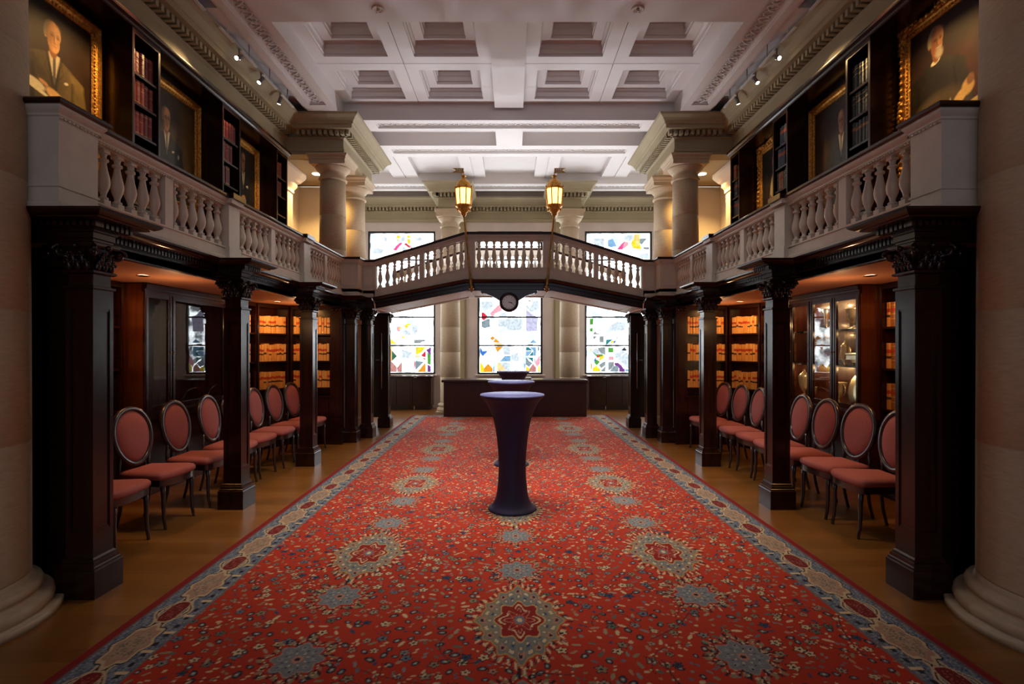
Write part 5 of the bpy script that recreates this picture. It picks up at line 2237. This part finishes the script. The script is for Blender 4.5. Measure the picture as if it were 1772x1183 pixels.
def portrait_image(kind, nx=130, ny=165):
    """a painted half length figure; x 0..1 left to right as seen, y 0..1.27 bottom to top"""
    X, Y = np.meshgrid(np.linspace(0, 1, nx), np.linspace(0, 1.27, ny))
    I = np.zeros((ny, nx, 3))
    K = kind
    hx, hy = K['head']
    seed = int(hx * 1000 + hy * 77)
    nz = fbm(ny, nx, seed)
    nf = fbm(ny, nx, seed + 1, 9, 3)
    turn = K['turn']

    def lay(mask, col):
        I[:] = I * (1 - mask[..., None]) + np.array(col) * mask[..., None]

    def shade(mask, k):
        I[:] = I * (1 - mask[..., None] * (1 - k))
    I[:] = K['bg']
    g = soft(ell(X, Y, *K.get('glow', (.8, .4, .35, .6))), 1.4)
    lay(g * .8, K.get('bg2', K['bg']))
    I *= np.clip(1 + .22 * nz, .3, 2)[..., None]
    suit = np.array(K['suit'])
    Xw = X + .008 * nz
    # shoulders fall away from the neck, arms hang outside the chest
    sh = hy - .17 - .55 * np.clip(np.abs(Xw - hx) - .05, 0, 1) ** 1.25
    halfw = .36 + .10 * np.clip((hy - .35 - Y) / .5, 0, 1)
    body = np.clip((sh - Y) / .02 + .5, 0, 1) * np.clip((halfw - np.abs(Xw - hx)) / .03 + .5, 0, 1)
    lay(body, suit)
    lightside = np.clip(.62 + turn * (X - hx) * 1.3 + .22 * nf * .5, .25, 1.45)
    I[:] = I * (1 - body[..., None]) + (I * lightside[..., None]) * body[..., None]
    for q in (-1, 1):      # fold between arm and chest
        d = np.abs(Xw - hx - q * (.22 + .05 * (hy - .3 - Y)))
        shade(np.clip(1 - d / .03, 0, 1) * body * (Y < hy - .32), .45)
    if K.get('robe'):
        lay(soft(ell(X, Y, hx - .02, hy - .68, .19, .52), .10), (.60, .47, .20))
        shade(np.clip(1 - np.abs(X - hx - .10) / .05, 0, 1) * (Y < hy - .2) * .6, .5)
        lay(soft(np.abs((Y - (hy - .66)) + (X - hx) * .9) / .05, .2) * soft(ell(X, Y, hx, hy - .66, .19, .5), .05), (.34, .02, .04))
    elif K.get('beard'):
        lay(soft(ell(X, Y, hx - .01, hy - .185, .055, .022, .2), .3), (.75, .66, .48))
    else:
        t = np.clip((Y - (hy - .44)) / .27, 0, 1)
        cx = hx + turn * .012
        shm = soft(np.abs(X - cx) / np.maximum(.062 * t, 1e-3), .25) * (Y < hy - .15) * (Y > hy - .44)
        lay(shm, (.66, .56, .40))
        lay(soft(np.abs(X - cx) / .016, .3) * (Y < hy - .185) * (Y > hy - .43), (.12, .11, .11))
        for q in (-1, 1):
            line = soft(np.abs((X - cx) - q * (.072 * t + .012)) / .010, .9) * (Y < hy - .17) * (Y > hy - .48)
            shade(line * .9, .30)
            edge = soft(np.abs((X - cx) - q * (.072 * t + .030 + .04 * np.clip(1 - np.abs(Y - hy + .30) / .06, 0, 1))) / .007, .9) * (Y < hy - .20) * (Y > hy - .48)
            shade(edge * .7, .45)
        lay(soft(ell(X, Y, hx + .15, hy - .36, .026, .012, .3), .4), (.8, .72, .55))
        shade(soft(np.abs((X - cx) - .015) / .006, .9) * (Y < hy - .46) * .8 * body, .4)
    skin = np.array(K['skin'])
    dk = skin * (.40, .30, .26)
    lay(soft(ell(X, Y, hx, hy - .125, .046, .07), .25), dk * 1.1)
    headm = np.maximum(soft(ell(X, Y, hx, hy + .03, .086, .105), .10), soft(ell(X, Y, hx + turn * .006, hy - .045, .068, .098), .12))
    lay(soft(ell(X, Y, hx - turn * .085, hy - .01, .016, .032), .35), skin * .7)
    lay(headm, skin)
    lit = np.clip(.80 + turn * (X - hx) / .085 * .42 + .10 * nf, .28, 1.25)
    I[:] = I * (1 - headm[..., None]) + I * (lit ** np.array([.8, 1.15, 1.35])[:, None, None]).transpose(1, 2, 0) * headm[..., None]
    ex = hx + turn * .020
    for q in (-1, 1):
        shade(soft(ell(X, Y, ex + q * .032, hy + .012, .024, .017), .8) * .75, .35)
        lay(soft(ell(X, Y, ex + q * .032, hy + .008, .0065, .005), .5) * .8, (.02, .014, .01))
        lay(soft(ell(X, Y, ex + q * .034, hy + .036, .024, .005, q * -.2), .7) * .6, K['hair'])
        shade(soft(ell(X, Y, ex + q * .045, hy - .045, .016, .035), 1.2) * .4, .6)
    lay(soft(ell(X, Y, ex + turn * .010, hy - .02, .008, .036), .8) * .5, np.minimum(skin * 1.35, 1))
    shade(soft(ell(X, Y, ex - turn * .010, hy - .02, .008, .034), .8) * .8, .4)
    shade(soft(ell(X, Y, ex, hy - .054, .016, .006), .8) * .7, .4)
    lay(soft(ell(X, Y, ex, hy - .078, .024, .005), .7) * .75, (.26, .06, .035))
    shade(soft(ell(X, Y, ex, hy - .094, .018, .005), .9) * .5, .5)
    lay(soft(ell(X, Y, hx + turn * .03, hy + .085, .04, .03), 1.4) * .5, np.minimum(skin * 1.5, 1))
    if K.get('glasses'):
        for q in (-1, 1):
            e = ell(X, Y, ex + q * .034, hy + .008, .025, .020)
            lay((np.clip(1 - np.abs(e - 1) / .2, 0, 1)) * .8, (.05, .03, .02))
    if K.get('beard'):
        lay(soft(ell(X, Y, ex + .016, hy - .120, .044, .046), .7), (.44, .37, .27))
        lay(soft(ell(X, Y, ex + .012, hy - .068, .034, .010), .7), (.48, .41, .30))
    # grey hair at the sides, thin on top
    hm = soft(ell(X, Y, hx - turn * .012, hy + .025, .095, .118), .15) * (1 - soft(ell(X, Y, hx + turn * .018, hy + .015, .080, K.get('brow', .112) * .93), .25))
    lay(np.clip(hm * (Y > hy - .03), 0, 1) * .85, K['hair'])
    # hands and book
    for (a, b, rx, ry, ro, col) in K.get('blobs', []):
        lay(soft(ell(X + .006 * nf, Y, a, b, rx, ry, ro), .35), col)
    I = np.clip(I * (1 + .07 * nf[..., None]), 0.001, 1)
    return I


SK = (.66, .34, .15)
HANDS = [(.36, .50, .10, .035, -.2, (.85, .76, .52)), (.58, .47, .12, .045, -.3, (.80, .50, .22)), (.44, .54, .05, .018, -.2, SK), (.90, .36, .06, .045, -.6, (.50, .25, .11)),
         (.36, .46, .15, .02, -.2, (.85, .78, .55))]
PK = {
    'L1': dict(bg=(.022, .010, .006), bg2=(.05, .022, .010), head=(.55, 1.0), suit=(.20, .14, .055), skin=SK, hair=(.20, .15, .10), turn=1, brow=.150, blobs=HANDS),
    'L2': dict(bg=(.075, .048, .018), bg2=(.30, .17, .04), head=(.35, .94), suit=(.030, .032, .026), skin=SK, hair=(.22, .16, .10), turn=1, brow=.152, glasses=True,
               glow=(.82, .42, .20, .55), blobs=[(.90, 1.10, .05, .09, 0, (.16, .10, .04)), (.62, .55, .02, .03, 0, (.7, .6, .4))]),
    'L3': dict(bg=(.025, .016, .008), bg2=(.035, .022, .010), head=(.51, 1.06), suit=(.018, .020, .022), skin=(.56, .27, .13), hair=(.10, .07, .05), turn=1, brow=.142, glasses=True,
               blobs=[(.53, .49, .085, .05, .2, (.56, .30, .12)), (.48, .45, .03, .05, .4, (.56, .30, .12)), (.70, .70, .018, .022, 0, (.7, .62, .45))]),
    'R1': dict(bg=(.028, .010, .008), bg2=(.085, .022, .012), head=(.32, 1.08), suit=(.030, .024, .018), skin=(.50, .22, .10), hair=(.32, .28, .22), turn=1, beard=True, brow=.146,
               glow=(.85, .60, .25, .35), blobs=[(.36, .40, .34, .20, 0, (.10, .070, .035)), (.60, .45, .10, .05, .5, (.80, .52, .18)), (.68, .51, .06, .07, .2, (.76, .48, .16)),
                                                 (.70, .56, .04, .045, 0, (.30, .14, .06)), (.46, .40, .012, .09, -.2, (.8, .72, .5)), (.74, .36, .12, .02, .2, (.7, .5, .2))]),
    'R2': dict(bg=(.040, .026, .018), bg2=(.10, .050, .018), head=(.69, .98), suit=(.040, .038, .034), skin=(.46, .23, .13), hair=(.05, .04, .035), turn=-1, brow=.128,
               glow=(.22, .55, .2, .5), blobs=[(.26, .20, .05, .16, 0, (.45, .24, .05)), (.26, .20, .03, .13, 0, (.22, .10, .03)), (.60, .16, .07, .02, .4, (.20, .13, .08))]),
    'R3': dict(bg=(.022, .018, .012), bg2=(.03, .025, .015), head=(.54, 1.03), suit=(.05, .03, .02), skin=(.52, .30, .16), hair=(.45, .38, .28), turn=-1, robe=True),
}
M_CANVAS = mat_attr('oil_on_canvas', rough=.45, coat=.15)


def framed_portrait(key, s, y0, y1, z0, z1, label, ornate):
    """hung on the panelling at |x|=3.95, facing the room"""
    t = thing('framed_portrait', (s * 3.95, (y0 + y1) / 2, z0), label, 'painting', 'portraits on the galleries')
    w, h = y1 - y0, z1 - z0
    fw = .115
    # as seen from the room: on the left wall the viewer's left is small y... figure x runs along +y on the left, -y on the right
    img = portrait_image(PK[key])
    ny, nx = img.shape[:2]
    iw, ih = w - 2 * fw + .02, h - 2 * fw + .02
    vs = np.zeros((ny, nx, 3))
    uu = np.linspace(-iw / 2, iw / 2, nx)
    vs[..., 0] = -s * .035
    vs[..., 1] = (uu if s < 0 else -uu)[None, :]
    vs[..., 2] = np.linspace(fw - .01, h - fw + .01, ny)[:, None]
    idx = np.arange(nx * ny).reshape(ny, nx)
    q = np.stack([idx[:-1, :-1], idx[:-1, 1:], idx[1:, 1:], idx[1:, :-1]], -1).reshape(-1, 4)
    me = bpy.data.meshes.new('canvas')
    me.from_pydata(vs.reshape(-1, 3).tolist(), [], q.tolist())
    at = me.color_attributes.new('paint', 'FLOAT_COLOR', 'POINT')
    c4 = np.ones((nx * ny, 4), np.float32)
    c4[:, :3] = img.reshape(-1, 3)
    at.data.foreach_set('color', c4.ravel())
    me.materials.append(M_CANVAS)
    me.update()
    link('canvas', me, t)
    m = MB()
    # moulded frame swept round the picture in the wall plane
    prof = [(0, 0), (fw, 0), (fw, .045), (fw - .015, .070), (fw - .035, .078), (fw - .05, .055), (.045, .045), (.03, .060), (.012, .058), (0, .045)]
    loopc = [(-iw / 2, fw - .01), (iw / 2, fw - .01), (iw / 2, h - fw + .01), (-iw / 2, h - fw + .01)]
    offs = miters(loopc, 1, True)
    vs, fs = [], []
    for (p, o) in zip(loopc, offs):
        for (a, d) in prof:
            vs.append((-s * d, p[0] + o[0] * a, p[1] + o[1] * a))
    n = len(prof)
    for i in range(4):
        j = (i + 1) % 4
        for k in range(n):
            l = (k + 1) % n
            fs.append([i * n + k, i * n + l, j * n + l, j * n + k])
    m.add(vs, fs)
    # bead row and carved leaves
    per = 2 * (iw + ih)
    step = .035
    for e in range(4):
        a, b = Vector(loopc[e]), Vector(loopc[(e + 1) % 4])
        L = (b - a).length
        nrm = Vector(miters(loopc, 1, True)[e])
        d = (b - a) / L
        nn = Vector((d.y, -d.x))
        for k in range(int(L / step)):
            p = a + d * (k + .5) * step + nn * .022
            m.ball((-s * .060, p.x, p.y), .010, 6)
        if ornate:
            for k in range(int(L / .07)):
                p = a + d * (k + .5) * .07 + nn * (fw - .035)
                m.ball((-s * .072, p.x, p.y), .026, 6, 0, (.7, 1, 1))
    if ornate:
        for (y, z) in [(-w / 2 + .03, .03), (w / 2 - .03, .03), (-w / 2 + .03, h - .03), (w / 2 - .03, h - .03)]:
            sy = 1 if y > 0 else -1
            sz = 1 if z > h / 2 else -1
            for k in range(5):
                a = k * .4
                m.ball((-s * .065, y + sy * (.035 - .02 * k), z + sz * (.035 - .045 * (k % 2))), .040, 8, 0, (.6, 1, 1))
                m.ball((-s * .065, y + sy * (.03) - sy * .05 * k, z + sz * .035), .028, 8, 0, (.6, 1, 1))
                m.ball((-s * .065, y + sy * (.035), z - sz * .05 * k + sz * .03), .028, 8, 0, (.6, 1, 1))
        for (y, z, dy, dz) in [(0, h, 1, 0), (-w / 2, h * .45, 0, 1), (w / 2, h * .45, 0, 1)]:
            for k in range(-3, 4):
                o = .030 - .006 * abs(k)
                m.ball((-s * .065, y + dy * k * .045 + (0 if dy else math.copysign(o - .02, y)), z + dz * k * .045 + (o - .01 if dy else 0)), .036 - .003 * abs(k), 8, 0,
                       (.6, 1, 1))
    m.build('frame', M_GILT, t)
    return t


framed_portrait('L1', -1, 4.02, 5.13, H + 1.62, H + 3.04, 'portrait of a person in a brown suit holding an open book', False)
framed_portrait('L2', -1, 5.74, 6.77, H + 1.62, H + 3.04, 'portrait of a bald person in glasses and dark suit before an amber curtain', False)
framed_portrait('L3', -1, 7.42, 8.33, H + 1.62, H + 3.04, 'portrait of a person in a black suit with folded hands on the left wall', False)
framed_portrait('R1', 1, 4.12, 5.28, H + 1.60, H + 3.08, 'ornate gilt portrait of a bearded person in dark coat with lit hands', True)
framed_portrait('R2', 1, 5.92, 6.915, H + 1.60, H + 3.04, 'gilt portrait of a person in dark suit beside a gilded chair', False)
framed_portrait('R3', 1, 7.48, 8.34, H + 1.62, H + 3.06, 'ornate gilt portrait of a person in a cream robe with a crimson sash', True)

# ================================================================== LIGHT FITTINGS
HEADS = [6.65, 7.23, 7.82]
for s in (-1, 1):
    t = thing('lighting_track', (s * 3.345, 6.2, H + 3.60), 'white lighting track along the %s ceiling edge' % SIDE[s], 'track')
    m = MB(1)
    for a, b in ((4.6, 5.9), (6.2, 6.52), (6.70, 7.10), (7.28, 7.70), (7.86, 8.3)):
        m.box(-.015, .015, a - 6.2, b - 6.2, .105, .125)
        m.box(-.008, .008, (a + b) / 2 - 6.2, (a + b) / 2 - 6.19, .12, .33)
    m.build('rail', mat('white_metal', (.75, .74, .70), .4, scale=5), t)
    for i, y in enumerate(HEADS):
        h = thing('track_spotlight', (s * 3.345, y, H + 3.60), '%s small grey spotlight from the viewer on the %s lighting track' % (ORD[i], SIDE[s]), 'spotlight',
                  'track spotlights on the %s' % SIDE[s])
        tgt = [((s * 3.93), y_, H + 2.1) for y_ in ((4.6, 6.25, 7.95) if s < 0 else (4.75, 6.4, 8.0))][i]
        dv = (Vector(tgt) - h.location).normalized()
        m = MB()
        m.tube([-dv * .06, dv * .05], [.026, .030], 12)
        m.tube([(0, 0, .105), (0, 0, 0)], .010, 6)
        m.build('head', mat('spot_grey', (.22, .21, .20), .45, scale=5), h)
        m = MB()
        m.tube([dv * .048, dv * .053], [.025, .025], 12)
        m.ball(Vector((0, 0, -.012)), .020, 8)
        m.build('lamp', M_SPOTGLOW, h)
        light('SPOT', 'track_spot_light', h.location + dv * .07, [60, 56, 54][i], (1.0, .64, .28), spot=math.radians(46), blend=1.0, size=.025, target=tgt)

for s in (-1, 1):
    for i, (x, y) in enumerate(((3.38, 4.97), (3.40, 7.87))):
        t = thing('recessed_spotlight', (s * x, y, H + .662), 'small recessed light in the %s alcove ceiling over the %s chairs' % (SIDE[s], ('nearer', 'further')[i]),
                  'light', 'recessed lights in the alcoves')
        m = MB()
        m.lathe([(.045, -.006), (.055, -.004), (.055, .0), (.040, .0), (.040, -.006)], 20)
        m.build('bezel', M_CHROME, t)
        m = MB()
        m.lathe([(0, -.004), (.040, -.004), (.040, -.001)], 20, smooth=False)
        m.build('lamp', M_SPOTGLOW, t)
        light('SPOT', 'alcove_downlight', (s * x, y, H + .64), (13, 15)[i], (1.0, .50, .15), spot=math.radians(172), blend=.4, size=.04,
              target=(s * (x + .25), y + (.2, .35)[i], 0))
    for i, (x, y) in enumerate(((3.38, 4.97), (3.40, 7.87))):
        light('POINT', 'alcove_fill_light', (s * 3.2, y + .2, H + .32), (3.0, 3.0)[i], (1.0, .55, .26), size=.0)  # added fill with no fitting, brightens the alcove ceiling
    t = thing('recessed_spotlight', (s * 3.55, 9.85, H + 3.184), 'recessed light in the ceiling of the %s wing behind the paired columns' % SIDE[s], 'light')
    m = MB()
    m.lathe([(0, -.006), (.07, -.006), (.08, 0)], 20, smooth=False)
    m.build('lamp', M_SPOTGLOW, t)
    light('SPOT', 'wing_downlight', (s * 3.60, 9.75, H + 3.16), 90, (1.0, .62, .20), spot=math.radians(120), blend=.6, size=.05, target=(s * 3.65, 9.9, 0))

# unseen point lights added inside the right glazed cabinet to brighten it
for y in (5.90, 6.36, 6.84, 7.30):
    light('POINT', 'cabinet_fill_light', (3.90, y, 2.09), 2.4, (1.0, .58, .24), size=.012)
    light('POINT', 'cabinet_fill_light', (3.88, y, 1.71), 1.0, (1.0, .55, .22), size=.008)
    light('POINT', 'cabinet_fill_light', (3.88, y, 1.30), 2.0, (1.0, .58, .24), size=.008)
# warm wash from an added, unseen spot on the near end of each gallery
for s in (-1, 1):
    light('SPOT', 'gallery_wash_light', (s * 3.2, 5.2, H + 3.5), 135, (1.0, .58, .20), spot=math.radians(60), blend=1.0, size=.14, target=(s * 3.93, 4.6, H + 1.9))

for k, x in enumerate((-1.44, 1.45)):
    t = thing('ceiling_sprinkler', (x, 5.95, ZB), 'round chrome sprinkler on the nearest ceiling beam, %s one' % ('left', 'right')[k], 'sprinkler',
              'sprinklers on the nearest beam')
    m = MB()
    m.lathe([(.07, 0), (.072, -.006), (.062, -.012), (.045, -.004), (.02, -.004)], 24)
    m.build('plate', M_CREAM, t)
    m = MB()
    m.lathe([(.018, -.004), (.016, -.02), (.006, -.024), (.006, -.034)], 12)
    for a in range(3):
        q = a * 2 * PI / 3 + .5
        m.tube([(0, 0, -.034), (.03 * math.cos(q), .03 * math.sin(q), -.036)], .005, 5)
    m.build('nozzle', M_CHROME, t)
